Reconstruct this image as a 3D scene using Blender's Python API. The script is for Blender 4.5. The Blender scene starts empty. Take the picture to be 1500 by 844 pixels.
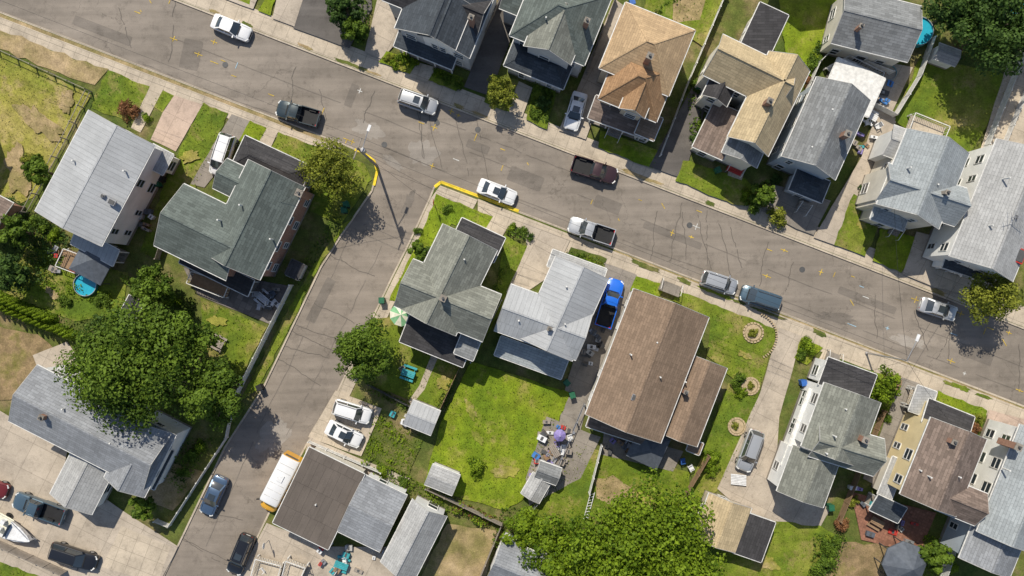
import bpy, math, random
import numpy as np
from mathutils import Vector, Matrix
random.seed(7); rng=np.random.default_rng(7)
S=12.5; H=88.0
scene=bpy.context.scene
def P(px,py,z=0.0):
    f=(H-z)/H/S
    return Vector(((px-750)*f,-(py-422)*f,z))
# ------------------------------------------------------------------ materials
def newmat(name):
    m=bpy.data.materials.new(name); m.use_nodes=True
    nt=m.node_tree; nt.nodes.clear()
    out=nt.nodes.new('ShaderNodeOutputMaterial'); b=nt.nodes.new('ShaderNodeBsdfPrincipled')
    nt.links.new(b.outputs[0],out.inputs[0]); b.inputs['Specular IOR Level'].default_value=0.25
    return m,nt,b
def N(nt,t,**k):
    n=nt.nodes.new(t)
    for a,v in k.items(): setattr(n,a,v)
    return n
def noise(nt,co,scale,detail=4,rough=.6):
    n=N(nt,'ShaderNodeTexNoise'); n.inputs['Scale'].default_value=scale; n.inputs['Detail'].default_value=min(detail,4)
    n.inputs['Roughness'].default_value=rough
    nt.links.new(co,n.inputs['Vector']); return n.outputs['Fac']
def ramp(nt,fac,stops):
    r=N(nt,'ShaderNodeValToRGB'); e=r.color_ramp.elements
    while len(e)<len(stops): e.new(.5)
    for i,(p,c) in enumerate(stops):
        e[i].position=p; e[i].color=(c[0],c[1],c[2],1) if hasattr(c,'__len__') else (c,c,c,1)
    nt.links.new(fac,r.inputs[0]); return r.outputs[0]
def mix(nt,a,b,fac,mode='MIX'):
    m=N(nt,'ShaderNodeMix',data_type='RGBA',blend_type=mode)
    for s,i in ((fac,0),(a,6),(b,7)):
        if hasattr(s,'is_linked'): nt.links.new(s,m.inputs[i])
        elif i==0: m.inputs[0].default_value=s
        else: m.inputs[i].default_value=(s[0],s[1],s[2],1)
    return m.outputs[2]
def bump(nt,b,h,st=.3,d=.05):
    n=N(nt,'ShaderNodeBump'); n.inputs['Strength'].default_value=st; n.inputs['Distance'].default_value=d
    nt.links.new(h,n.inputs['Height']); nt.links.new(n.outputs[0],b.inputs['Normal'])
def coord(nt,kind='Object',rot=0,scale=(1,1,1)):
    t=N(nt,'ShaderNodeTexCoord'); m=N(nt,'ShaderNodeMapping')
    m.inputs['Rotation'].default_value=(0,0,rot); m.inputs['Scale'].default_value=scale
    nt.links.new(t.outputs[kind],m.inputs[0]); return m.outputs[0]
def ground_mat(name,c1,c2,c3,big=.12,med=.9,fine=7,rough=.95,bs=.6,bd=.08,dry=None,dlev=.6):
    m,nt,b=newmat(name); co=coord(nt)
    base=ramp(nt,noise(nt,co,big,5,.65),[(.36,c1),(.52,c2),(.68,c3)])
    if dry:
        dm=ramp(nt,noise(nt,co,.33,4,.75),[(dlev-.06,0.),(dlev+.10,1.)]); base=mix(nt,base,dry,dm)
    m1=ramp(nt,noise(nt,co,med,5,.7),[(.3,.66),(.7,1.3)])
    m2=ramp(nt,noise(nt,co,fine,3,.7),[(.3,.65),(.7,1.4)])
    x=mix(nt,base,m1,.9,'MULTIPLY'); x=mix(nt,x,m2,.8,'MULTIPLY')
    nt.links.new(x,b.inputs['Base Color']); b.inputs['Roughness'].default_value=rough
    bump(nt,b,noise(nt,co,fine*1.3,4,.7),bs,bd); return m
M={}
M['grass']=ground_mat('lawn_grass',(.085,.135,.013),(.14,.185,.016),(.20,.20,.04),big=.16,dry=(.25,.21,.07),dlev=.58)
M['grass2']=ground_mat('lawn_grass_bright',(.12,.185,.010),(.17,.225,.012),(.22,.24,.03),bs=.5,big=.16,dry=(.26,.235,.06),dlev=.60)
M['dry']=ground_mat('lawn_dry',(.18,.20,.03),(.265,.245,.05),(.34,.28,.10),big=.09,dry=(.36,.28,.13),dlev=.56)
M['rough']=ground_mat('rough_ground',(.07,.105,.018),(.115,.13,.03),(.22,.17,.085),big=.2,bs=.9)
M['dirt']=ground_mat('dry_dirt',(.19,.165,.06),(.31,.235,.12),(.39,.29,.17),big=.25)
M['soil']=ground_mat('bare_soil',(.17,.13,.06),(.26,.185,.10),(.15,.14,.035),big=.3)
def conc_mat(name,c,joint=1.6,rot=21,var=.88,jointdark=.62):
    m,nt,b=newmat(name); co=coord(nt)
    lo=[v*.78 for v in c]; hi=[v*1.12 for v in c]
    base=ramp(nt,noise(nt,co,.35,6,.7),[(.33,lo),(.5,c),(.66,hi)])
    x=mix(nt,base,ramp(nt,noise(nt,co,9,3,.6),[(.3,.86),(.7,1.1)]),.9,'MULTIPLY')
    x=mix(nt,x,ramp(nt,noise(nt,co,1.7,5,.8),[(.52,1.0),(.72,.66)]),.8,'MULTIPLY')
    cr=coord(nt,rot=math.radians(rot))
    bk=N(nt,'ShaderNodeTexBrick',offset=0.0); nt.links.new(cr,bk.inputs['Vector'])
    bk.inputs['Color1'].default_value=(1,1,1,1); bk.inputs['Color2'].default_value=(var,var,var,1)
    bk.inputs['Mortar'].default_value=(jointdark,)*3+(1,); bk.inputs['Scale'].default_value=1
    bk.inputs['Mortar Size'].default_value=.03; bk.inputs['Brick Width'].default_value=joint; bk.inputs['Row Height'].default_value=joint
    x=mix(nt,x,bk.outputs[0],.9,'MULTIPLY')
    nt.links.new(x,b.inputs['Base Color']); b.inputs['Roughness'].default_value=.9
    bump(nt,b,noise(nt,co,12),.2,.02); return m
M['conc']=conc_mat('concrete_slabs',(.50,.425,.33))
M['conc2']=conc_mat('concrete_driveway',(.45,.385,.31),3.2,27)
M['concp']=conc_mat('concrete_pink',(.49,.375,.30),2.6,27)
M['concd']=conc_mat('old_concrete',(.27,.24,.205),2.2,24)
M['stone']=conc_mat('patio_stone',(.22,.195,.175),.7,25,.6)
M['brickp']=conc_mat('brick_paving',(.34,.165,.11),.35,25,.6)
M['kerb']=conc_mat('kerb_concrete',(.48,.41,.325),2.4,21)
def asphalt(name,c,rot=21):
    m,nt,b=newmat(name); co=coord(nt); cr=coord(nt,rot=math.radians(rot),scale=(.045,.75,1))
    base=ramp(nt,noise(nt,co,.13,6,.7),[(.32,[v*.78 for v in c]),(.5,c),(.7,[v*1.17 for v in c])])
    x=mix(nt,base,ramp(nt,noise(nt,cr,1.0,5,.6),[(.32,.80),(.68,1.16)]),.9,'MULTIPLY')
    x=mix(nt,x,ramp(nt,noise(nt,co,14,3,.7),[(.25,.80),(.75,1.2)]),.9,'MULTIPLY')
    x=mix(nt,x,ramp(nt,noise(nt,co,.45,4,.8),[(.54,1.0),(.66,.76)]),.85,'MULTIPLY')
    x=mix(nt,x,ramp(nt,noise(nt,co,2.3,4,.8),[(.58,1.0),(.70,.70)]),.65,'MULTIPLY')
    v=N(nt,'ShaderNodeTexVoronoi',feature='DISTANCE_TO_EDGE'); v.inputs['Scale'].default_value=.2
    w=N(nt,'ShaderNodeTexNoise'); w.inputs['Scale'].default_value=.8; w.inputs['Detail'].default_value=4
    nt.links.new(co,w.inputs['Vector'])
    sc=N(nt,'ShaderNodeVectorMath',operation='MULTIPLY_ADD'); sc.inputs[1].default_value=(3.5,3.5,0)
    nt.links.new(w.outputs['Color'],sc.inputs[0]); nt.links.new(co,sc.inputs[2]); nt.links.new(sc.outputs[0],v.inputs['Vector'])
    cr2=ramp(nt,v.outputs['Distance'],[(.0,.62),(.012,1.0)])
    msk=ramp(nt,noise(nt,co,.09,2),[(.48,0.0),(.56,1.0)])
    x2=mix(nt,x,cr2,.8,'MULTIPLY'); x=mix(nt,x,x2,msk)
    nt.links.new(x,b.inputs['Base Color']); b.inputs['Roughness'].default_value=.88
    bump(nt,b,noise(nt,co,20),.25,.02); return m
M['road']=asphalt('asphalt_road',(.235,.203,.170))
M['road2']=asphalt('asphalt_side_road',(.240,.205,.170),-63)
M['asph']=asphalt('asphalt_dark',(.13,.118,.108),27)
M['patchg']=asphalt('asphalt_patch_grey',(.285,.255,.222)); M['patchd']=asphalt('asphalt_patch_dark',(.180,.157,.134))
def shingle(name,c,var=.2,row=.3,stain=.55,metal=False):
    m,nt,b=newmat(name); co=coord(nt,'UV')
    bk=N(nt,'ShaderNodeTexBrick'); nt.links.new(co,bk.inputs['Vector'])
    lo=[v*(1-var) for v in c]; hi=[v*(1+var) for v in c]
    bk.inputs['Color1'].default_value=(*lo,1); bk.inputs['Color2'].default_value=(*hi,1)
    bk.inputs['Mortar'].default_value=(*[v*.6 for v in c],1); bk.inputs['Scale'].default_value=1
    bk.inputs['Mortar Size'].default_value=.016; bk.inputs['Brick Width'].default_value=.9 if not metal else .5
    bk.inputs['Row Height'].default_value=row if not metal else 30
    oc=coord(nt)
    x=mix(nt,bk.outputs[0],ramp(nt,noise(nt,oc,.3,5,.65),[(.3,.84),(.7,1.14)]),.8,'MULTIPLY')
    st=coord(nt,'UV',scale=(2.2,.18,1))
    x=mix(nt,x,ramp(nt,noise(nt,st,1.0,5,.7),[(.35,.82),(.6,1.06)]),stain,'MULTIPLY')
    x=mix(nt,x,ramp(nt,noise(nt,oc,10,3,.7),[(.3,.86),(.7,1.15)]),.8,'MULTIPLY')
    nt.links.new(x,b.inputs['Base Color']); b.inputs['Roughness'].default_value=.55 if metal else .9
    bump(nt,b,bk.outputs['Fac'],.4,.03); return m
def R(name,c,**k): M[name]=shingle('roof_'+name,c,**k)
R('rmetal',(.37,.378,.385),var=.04,metal=True,stain=.45)
R('rgreen',(.120,.140,.128)); R('rgreen2',(.205,.21,.18)); R('rlight',(.36,.36,.355),var=.1)
R('rbrown',(.225,.160,.112),var=.14); R('rbrown2',(.19,.145,.12),var=.26); R('rtan',(.43,.305,.18),var=.12)
R('rorange',(.32,.195,.105),var=.15); R('rbeige',(.46,.365,.225),var=.12); R('rdark',(.052,.05,.052)); R('rnavy',(.060,.070,.082))
R('rgrey',(.205,.212,.215)); R('rblue',(.305,.33,.34),var=.1); R('rtaupe',(.125,.105,.09),var=.05,row=3.); R('rbgrey',(.25,.26,.275),var=.14)
def wallmat(name,c,brick=False):
    m,nt,b=newmat(name); oc=coord(nt)
    if brick:
        bk=N(nt,'ShaderNodeTexBrick'); co=coord(nt,'UV'); nt.links.new(co,bk.inputs['Vector'])
        bk.inputs['Color1'].default_value=(*[v*.8 for v in c],1); bk.inputs['Color2'].default_value=(*[v*1.2 for v in c],1)
        bk.inputs['Mortar'].default_value=(.35,.32,.28,1); bk.inputs['Scale'].default_value=1
        bk.inputs['Brick Width'].default_value=.24; bk.inputs['Row Height'].default_value=.09; bk.inputs['Mortar Size'].default_value=.012
        x=bk.outputs[0]
    else:
        w=N(nt,'ShaderNodeTexWave',bands_direction='Z',wave_profile='SAW'); w.inputs['Scale'].default_value=1.57; nt.links.new(oc,w.inputs['Vector'])
        x=mix(nt,c,ramp(nt,w.outputs['Fac'],[(.0,.72),(.2,1.0)]),.8,'MULTIPLY')
    x=mix(nt,x,ramp(nt,noise(nt,oc,.6,5),[(.3,.82),(.7,1.08)]),.8,'MULTIPLY')
    nt.links.new(x,b.inputs['Base Color']); b.inputs['Roughness'].default_value=.75; return m
for n,c,br in [('wwhite',(.78,.78,.76),0),('wbrick',(.30,.12,.08),1),('wyellow',(.70,.58,.34),0),('wgrey',(.46,.47,.48),0),('wbeige',(.56,.49,.38),0),('wblue',(.40,.45,.50),0),('wtan',(.42,.33,.23),0),('wcream',(.68,.64,.55),0)]:
    M[n]=wallmat('wall_'+n[1:],c,br)
def plain(name,c,rough=.6,metal=0,spec=.4,varn=.25,coat=0):
    m,nt,b=newmat(name); oc=coord(nt)
    if varn: nt.links.new(mix(nt,c,ramp(nt,noise(nt,oc,2.5,3),[(.3,1-varn),(.7,1+varn*.6)]),.9,'MULTIPLY'),b.inputs['Base Color'])
    else: b.inputs['Base Color'].default_value=(*c,1)
    b.inputs['Roughness'].default_value=rough; b.inputs['Metallic'].default_value=metal; b.inputs['Specular IOR Level'].default_value=spec
    b.inputs['Coat Weight'].default_value=coat; b.inputs['Coat Roughness'].default_value=.08
    M[name]=m; return m
plain('trim_white',(.68,.67,.64)); plain('gutter',(.42,.41,.39),.6); plain('trim_dark',(.08,.08,.08)); plain('glass_window',(.03,.04,.05),.08,0,.8,.0); plain('crack_seal',(.10,.088,.076),.7)
plain('wood',(.26,.17,.10),.85); plain('wood_grey',(.30,.26,.22),.9); plain('bark',(.10,.07,.045),.95); plain('metal_galv',(.45,.45,.46),.4,.6)
plain('chimney_brick',(.30,.17,.12),.9); plain('black',(.015,.015,.016),.7); plain('rubber',(.02,.02,.02),.8); plain('rim',(.4,.4,.41),.35,.7)
plain('car_glass',(.035,.045,.053),.08,0,.8,0,.7); plain('lamp_glass',(.75,.75,.72),.15); plain('tail_red',(.4,.01,.01),.25)
plain('yellow_paint',(.58,.40,.05),.75,0,.3,.5); plain('kerb_yellow',(.80,.58,.03),.7,0,.3,.35); plain('white_paint',(.6,.6,.57),.7,0,.3,.4); plain('blue_mark',(.3,.45,.55),.7)
plain('sand',(.44,.34,.21),.95); plain('water_pool',(.03,.36,.50),.05,0,.6,.1); plain('bin_green',(.02,.12,.06),.5); plain('bin_blue',(.03,.12,.4),.5)
plain('plastic_red',(.45,.04,.03),.5); plain('tarp_blue',(.06,.20,.5),.5); plain('canvas_green',(.2,.42,.22),.8); plain('canvas_cream',(.7,.68,.55),.8)
plain('teal_plastic',(.05,.33,.36),.5); plain('violet_plastic',(.25,.2,.45),.6); plain('white_plastic',(.7,.7,.7),.45); plain('flower_pink',(.6,.15,.25),.8); plain('tent_grey',(.10,.115,.14),.8)
def paint(name,c,metal=.3): return plain('paint_'+name,c,.32,metal,.5,0,1.0)
for n,c,mt in [('silver',(.46,.47,.48),.4),('white',(.74,.74,.74),0),('black',(.014,.015,.018),.2),('dgreen',(.03,.045,.05),.3),('maroon',(.055,.026,.026),.3),('blue',(.012,.14,.66),.1),('slate',(.08,.13,.17),.4),('navy',(.08,.13,.21),.4),('grey',(.25,.26,.27),.5),('red',(.16,.02,.02),.1),('busyellow',(.80,.40,.01),0)]: paint(n,c,mt)
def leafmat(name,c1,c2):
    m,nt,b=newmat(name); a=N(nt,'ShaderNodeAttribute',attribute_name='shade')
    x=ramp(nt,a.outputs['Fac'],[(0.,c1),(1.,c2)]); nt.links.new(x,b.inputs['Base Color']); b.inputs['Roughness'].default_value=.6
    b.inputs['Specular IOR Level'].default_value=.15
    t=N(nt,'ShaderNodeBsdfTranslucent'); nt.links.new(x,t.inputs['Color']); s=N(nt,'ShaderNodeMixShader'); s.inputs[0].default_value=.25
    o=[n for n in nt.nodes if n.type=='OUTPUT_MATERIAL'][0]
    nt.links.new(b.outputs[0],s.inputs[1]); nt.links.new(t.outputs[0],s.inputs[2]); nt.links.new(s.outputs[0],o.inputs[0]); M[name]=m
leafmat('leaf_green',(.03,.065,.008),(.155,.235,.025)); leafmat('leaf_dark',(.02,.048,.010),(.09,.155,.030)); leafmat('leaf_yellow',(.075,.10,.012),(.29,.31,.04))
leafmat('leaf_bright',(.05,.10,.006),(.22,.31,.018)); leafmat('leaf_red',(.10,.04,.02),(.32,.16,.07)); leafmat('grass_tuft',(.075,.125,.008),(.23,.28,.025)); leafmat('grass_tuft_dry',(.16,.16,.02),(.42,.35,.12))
# ------------------------------------------------------------------ mesh builder
class MB:
    def __init__(s): s.v=[];s.f=[];s.m=[];s.mats=[]
    def mi(s,m):
        if isinstance(m,str): m=M[m]
        if m not in s.mats: s.mats.append(m)
        return s.mats.index(m)
    def face(s,pts,m):
        k=len(s.v); s.v+= [tuple(p) for p in pts]; s.f.append(list(range(k,k+len(pts)))); s.m.append(s.mi(m))
    def prism(s,poly,z0,z1,m,mt=None):
        a=sum(poly[i-1][0]*poly[i][1]-poly[i][0]*poly[i-1][1] for i in range(len(poly)))
        if a<0: poly=poly[::-1]
        s.face([(p[0],p[1],z1) for p in poly],mt or m)
        s.face([(p[0],p[1],z0) for p in poly[::-1]],m)
        for i in range(len(poly)):
            a,b=poly[i-1],poly[i]; s.face([(a[0],a[1],z0),(b[0],b[1],z0),(b[0],b[1],z1),(a[0],a[1],z1)],m)
    def box(s,c,sz,rot=0,m='trim_white'):
        ca,sa=math.cos(rot),math.sin(rot); q=[]
        for x,y in ((-1,-1),(1,-1),(1,1),(-1,1)):
            x*=sz[0]/2;y*=sz[1]/2; q.append((c[0]+x*ca-y*sa,c[1]+x*sa+y*ca))
        s.prism(q,c[2]-sz[2]/2,c[2]+sz[2]/2,m)
    def beam(s,a,b,w,h,m):
        a=Vector(a);b=Vector(b); d=(b-a)
        if d.length<1e-6: return
        d.normalize(); up=Vector((0,0,1)) if abs(d.z)<.95 else Vector((1,0,0))
        sd=d.cross(up).normalized(); up=sd.cross(d); q=[]
        for p in (a,b): q+= [p+sd*w/2*i+up*h/2*j for i,j in ((-1,-1),(1,-1),(1,1),(-1,1))]
        for f in ((0,3,2,1),(4,5,6,7),(0,1,5,4),(1,2,6,5),(2,3,7,6),(3,0,4,7)): s.face([q[i] for i in f],m)
    def cyl(s,a,b,r0,r1,m,n=10,cap=True):
        a=Vector(a);b=Vector(b); d=(b-a).normalized(); up=Vector((0,0,1)) if abs(d.z)<.95 else Vector((1,0,0))
        x=d.cross(up).normalized(); y=d.cross(x); A=[];B=[]
        for i in range(n):
            t=2*math.pi*i/n; o=x*math.cos(t)-y*math.sin(t); A.append(a+o*r0);B.append(b+o*r1)
        for i in range(n): s.face([A[i-1],A[i],B[i],B[i-1]],m)
        if cap: s.face(B,m); s.face(A[::-1],m)
    def build(s,name,parent=None,uv=False,weld=False,smooth=False):
        me=bpy.data.meshes.new(name); me.from_pydata(s.v,[],s.f)
        for m in s.mats: me.materials.append(m)
        me.polygons.foreach_set('material_index',s.m)
        if uv:
            L=me.uv_layers.new(name='UVMap')
            for p in me.polygons:
                n=p.normal; e=n.cross(Vector((0,0,1)))
                e=Vector((1,0,0)) if e.length<1e-3 else e.normalized()
                g=n.cross(e)
                for li in p.loop_indices:
                    co=me.vertices[me.loops[li].vertex_index].co; L.data[li].uv=(co.dot(e),co.dot(g))
        me.update()
        if smooth: me.polygons.foreach_set('use_smooth',[True]*len(me.polygons))
        o=bpy.data.objects.new(name,me); scene.collection.objects.link(o)
        if parent: o.parent=parent
        return o
def empty(name,loc=(0,0,0),rot=0):
    e=bpy.data.objects.new(name,None); scene.collection.objects.link(e); e.location=loc; e.rotation_euler=(0,0,rot); e.empty_display_size=.3; return e
# ------------------------------------------------------------------ ground
def sheet(name,pts,z,mat,jit=0,seg=1.2):
    q=[]
    n=len(pts)
    for i in range(n):
        a=P(*pts[i]);b=P(*pts[(i+1)%n]); k=max(1,int((b-a).length/seg)) if jit else 1
        k=min(k,60)
        for j in range(k):
            p=a.lerp(b,j/k)
            if jit: p.x+=random.uniform(-jit,jit); p.y+=random.uniform(-jit,jit)
            q.append((p.x,p.y))
    ar=sum(q[i-1][0]*q[i][1]-q[i][0]*q[i-1][1] for i in range(len(q)))
    if ar<0:q=q[::-1]
    mb=MB(); mb.face([(a,b,z) for a,b in q],mat); return mb.build(name)
mb=MB(); mb.face([(-1500,-1500,0),(1500,-1500,0),(1500,1500,0),(-1500,1500,0)],'rough'); mb.build('ground')
lo=lambda x:18+.385*x
up=lambda x:-99+.387*x
sheet('main_road',[(-1500,up(-1500)-6),(3000,up(3000)-6),(3000,lo(3000)+6),(-1500,lo(-1500)+6)],.006,'road')
sheet('side_road',[(505,lo(505)-1),(665,lo(665)-1),(660,300),(600,380),(500,600),(400,770),(360,850),(100,1400),(-60,1400),(230,850),(320,650),(430,450),(520,300)],.010,'road2')
blockA=[(-1200,lo(-1200)),(505,lo(505)),(532,224),(548,236),(553,250),(545,280),(500,345),(470,392),(440,455),(385,570),(330,655),(240,844),(95,1150),(-1200,1150)]
blockB=[(2600,lo(2600)),(665,lo(665)),(646,267),(636,275),(630,290),(600,355),(575,405),(520,520),(492,580),(450,650),(395,750),(350,844),(205,1150),(2600,1150)]
blockC=[(-1200,up(-1200)),(2600,up(2600)),(2600,-500),(-1200,-1000)]
ZB=.12
for bl in (blockA,blockB,blockC):
    mb=MB(); mb.prism([tuple(P(*p)[:2]) for p in bl],.001,ZB,'rough'); mb.build('terrain_block')
def kerb(pts,mat='kerb',w=.2,z=.135,name='kerb'):
    mb=MB()
    for a,b in zip(pts,pts[1:]):
        A=P(*a);B=P(*b); A.z=B.z=z-.08; mb.beam(A,B,w,.16,mat)
    mb.build(name)
kerb(blockA[:13]); kerb(blockB[:13]); kerb(blockC[:2])
kerb([(520,lo(505)+7),(532,223),(548,236),(553,250),(548,272)],'kerb_yellow',.3,.145,'painted_kerb')
kerb([(760,lo(760)-1),(665,lo(665)),(646,267),(637,274)],'kerb_yellow',.34,.145,'painted_kerb')
zc=[.125]
def zn(): zc[0]+=.002; return zc[0]
def strip(name,fn,x0,x1,d0,d1,mat):
    return sheet(name,[(x0,fn(x0)+d0),(x1,fn(x1)+d0),(x1,fn(x1)+d1),(x0,fn(x0)+d1)],zn(),mat)
strip('verge',lo,-600,470,2,10,'dirt'); strip('verge',lo,900,2400,2,10,'dirt')
strip('pavement',lo,-1100,500,7,27,'conc'); strip('pavement',lo,700,2400,4,34,'conc')
strip('pavement',up,-900,2500,-32,-2,'conc')
def blotch(name,x,y,a,b,c,m,z,pw=.5,j=.12):
    r=math.radians(c); q=[]; n=48; f=[random.uniform(0,6.28) for _ in range(3)]
    for t in range(n):
        th=t/n*2*math.pi; sx=math.copysign(abs(math.cos(th))**pw,math.cos(th))*a/2; sy=math.copysign(abs(math.sin(th))**pw,math.sin(th))*b/2
        k=1+j*(math.sin(2*th+f[0])+math.sin(5*th+f[1])*.7+math.sin(9*th+f[2])*.5)/1.5+random.uniform(-.3,.3)*j; q.append((x+(sx*math.cos(r)-sy*math.sin(r))*k,y+(sx*math.sin(r)+sy*math.cos(r))*k))
    sheet(name,q,z,m)
for i in range(14):
    x=random.uniform(300,1450); blotch('weeds',x,up(x)-5,random.uniform(15,40),random.uniform(3,6),21,random.choice(['dirt','rough']),zn(),.8,.25)
for i in range(12):
    x=random.uniform(900,1450); blotch('weeds',x,lo(x)+8,random.uniform(15,50),random.uniform(4,7),21,random.choice(['rough','grass']),zn(),.8,.25)
sheet('pavement',[(645,272),(700,293),(690,312),(650,298),(635,325),(600,398),(545,512),(510,585),(468,655),(452,652),(493,582),(521,522),(577,407),(602,357),(632,290)],zn(),'conc')
lawns=[]
def lawn(pts,mat='grass',dens=9,tuft='grass_tuft'):
    sheet('lawn',pts,zn(),mat,.12,.7); lawns.append((pts,dens,tuft))
def pv(name,pts,mat): sheet(name,pts,zn(),mat,.04,1.3)
# block A
lawn([(-200,-20),(0,76),(75,112),(135,140),(105,190),(50,290),(0,315),(-200,260)],'dry',9,'grass_tuft_dry')
sheet('dirt',[(-60,20),(0,44),(110,86),(158,104),(140,125),(70,100),(0,72),(-60,50)],zn(),'dirt',.25)
lawn([(160,104),(222,128),(205,165),(190,178),(135,160),(142,135)])
lawn([(240,133),(256,140),(240,165),(222,155)])
pv('footpath',[(222,124),(240,131),(207,195),(193,188)],'conc'); pv('driveway',[(256,140),(298,154),(258,222),(222,205),(240,165)],'concp')
lawn([(298,152),(336,168),(290,270),(262,345),(235,380),(205,370),(250,250)])
pv('driveway',[(340,168),(368,178),(330,240),(300,275),(280,270)],'concd')
lawn([(366,178),(392,188),(378,214),(350,208)],'grass2'); pv('footpath',[(392,188),(408,194),(392,228),(376,216)],'conc')
lawn([(408,194),(470,217),(535,240),(545,262),(500,330),(455,310),(460,262),(395,226)])
lawn([(505,328),(462,385),(425,450),(352,588),(380,568),(437,455),(466,392),(520,316)])
lawn([(295,435),(392,480),(350,560),(300,520)],'grass'); pv('patio',[(270,392),(330,400),(428,420),(397,475),(290,432)],'stone')
lawn([(40,360),(190,400),(180,460),(110,470),(10,430)],'grass'); sheet('bare_soil',[(-40,470),(60,490),(85,520),(30,580),(-40,590)],zn(),'soil',.3)
pv('patio',[(50,520),(100,500),(140,560),(60,548)],'conc2')
pv('driveway',[(-200,560),(0,600),(100,660),(95,690),(262,800),(232,858),(150,1000),(-200,1000)],'conc2')
lawn([(-60,800),(80,850),(60,890),(-60,890)]); sheet('bare_soil',[(255,680),(300,690),(255,750),(205,725)],zn(),'dirt',.2)
pv('driveway',[(180,770),(252,800),(232,852),(150,830)],'conc')
# block B
lawn([(640,285),(722,318),(705,342),(660,327),(625,395),(590,440),(570,440),(612,355)],'grass2')
pv('footpath',[(700,300),(745,330),(733,352),(708,342),(722,318)],'conc')
lawn([(740,345),(772,362),(742,440),(692,532),(675,522),(725,440)])
pv('driveway',[(765,325),(835,352),(812,400),(760,435),(742,428),(772,362)],'conc2')
lawn([(835,362),(888,378),(880,405),(822,385)],'rough')
pv('alley',[(885,385),(932,402),(905,480),(860,590),(845,650),(815,640),(830,560)],'concd')
lawn([(545,465),(590,465),(600,490),(680,522),(665,560),(632,612),(600,585),(535,560),(520,530)])
pv('footpath',[(632,520),(642,523),(622,570),(603,592),(598,588),(614,565)],'conc')
lawn([(555,612),(622,640),(600,695),(538,668)],'rough',30,'grass_tuft')
lawn([(690,530),(835,575),(800,660),(765,730),(740,748),(620,712),(645,620)],'grass2',12)
pv('driveway',[(492,572),(560,598),(530,668),(452,640)],'conc'); pv('driveway',[(455,640),(530,672),(600,700),(590,725),(448,662)],'conc2')
lawn([(930,405),(975,418),(965,435),(922,425)],'grass2')
lawn([(990,425),(1138,482),(1105,590),(1062,545),(1035,520),(1040,470),(985,440)])
lawn([(1066,560),(1112,580),(1055,715),(1000,750),(1030,655)])
pv('driveway',[(1140,480),(1174,492),(1140,610),(1135,690),(1215,745),(1190,790),(1085,745),(1050,715),(1112,575)],'conc2')
lawn([(845,650),(1010,690),(1000,780),(880,800),(770,760),(800,700)]); sheet('dirt',[(870,700),(900,695),(930,715),(905,740),(875,730)],zn(),'dirt',.25)
pv('patio',[(800,610),(880,640),(850,700),(775,740),(770,700)],'concd'); pv('patio',[(885,630),(1000,660),(985,690),(880,665)],'concd')
lawn([(1030,750),(1200,770),(1250,800),(1180,900),(1030,900)]); lawn([(1172,495),(1205,508),(1180,535),(1163,525)],'grass2')
lawn([(1255,538),(1318,555),(1300,620),(1255,560)]); pv('driveway',[(1320,552),(1347,562),(1300,720),(1262,700)],'concd')
lawn([(1372,572),(1445,600),(1430,640),(1370,600)],'grass2'); pv('driveway',[(1447,600),(1560,630),(1500,720),(1410,720)],'concp')
pv('patio',[(1245,720),(1370,750),(1345,810),(1260,790)],'brickp'); sheet('bare_soil',[(1215,790),(1300,800),(1290,850),(1200,850)],zn(),'soil',.3)
sheet('dirt',[(655,765),(728,778),(705,860),(610,860)],zn(),'dirt',.15)
pv('driveway',[(392,765),(480,800),(600,800),(580,900),(320,900)],'conc2')
pv('footpath',[(1205,512),(1225,520),(1200,560),(1185,550)],'conc')
# block C
pv('parking_lot',[(430,42),(448,-10),(545,-10),(545,15),(512,72)],'asph'); lawn([(380,18),(392,-10),(408,-10),(396,24)],'grass2')
pv('driveway',[(300,-40),(385,-20),(372,15),(290,-15)],'conc2')
lawn([(345,-20),(372,-20),(366,8),(345,0)],'grass2')
pv('driveway',[(408,-10),(448,-10),(432,40),(400,28)],'conc2')
pv('driveway',[(556,-10),(590,-10),(585,60),(560,88),(535,78)],'conc2'); pv('alley',[(735,-10),(765,10),(718,142),(680,128)],'asph')
lawn([(568,75),(612,95),(600,110),(556,92)],'grass2'); lawn([(640,100),(680,115),(668,135),(625,118)])
pv('footpath',[(612,92),(640,100),(626,122),(600,112)],'conc')
pv('footpath',[(755,118),(780,130),(765,172),(742,165)],'conc'); lawn([(722,110),(760,120),(745,165),(708,150)]); lawn([(785,120),(815,135),(800,190),(770,175)])
pv('driveway',[(900,0),(928,20),(875,150),(858,205),(818,192),(850,120)],'conc2')
lawn([(950,-10),(1062,-10),(1030,70),(1015,60),(940,20)],'grass'); sheet('dirt',[(985,-10),(1035,-10),(1025,30),(985,35)],zn(),'dirt',.2)
lawn([(880,192),(968,222),(955,248),(875,217)],'grass2')
pv('alley',[(1018,120),(1035,150),(1000,262),(950,245),(985,180)],'asph'); lawn([(1000,235),(1090,262),(1125,300),(1080,302),(988,265)])
lawn([(1140,0),(1232,-10),(1190,115),(1150,90)],'grass2'); pv('footpath',[(1070,225),(1095,235),(1085,265),(1065,258)],'conc')
pv('footpath',[(1130,270),(1215,295),(1190,345),(1165,335),(1115,310)],'concd'); pv('driveway',[(1285,160),(1312,175),(1228,362),(1190,348),(1260,230)],'conc2')
lawn([(1248,285),(1295,310),(1265,376),(1220,358)]); lawn([(1290,330),(1342,350),(1318,400),(1276,382)],'grass2')
pv('driveway',[(1340,340),(1390,350),(1365,420),(1320,402)],'conc2'); lawn([(1345,85),(1482,112),(1412,240),(1308,178)],'grass',14)
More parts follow.
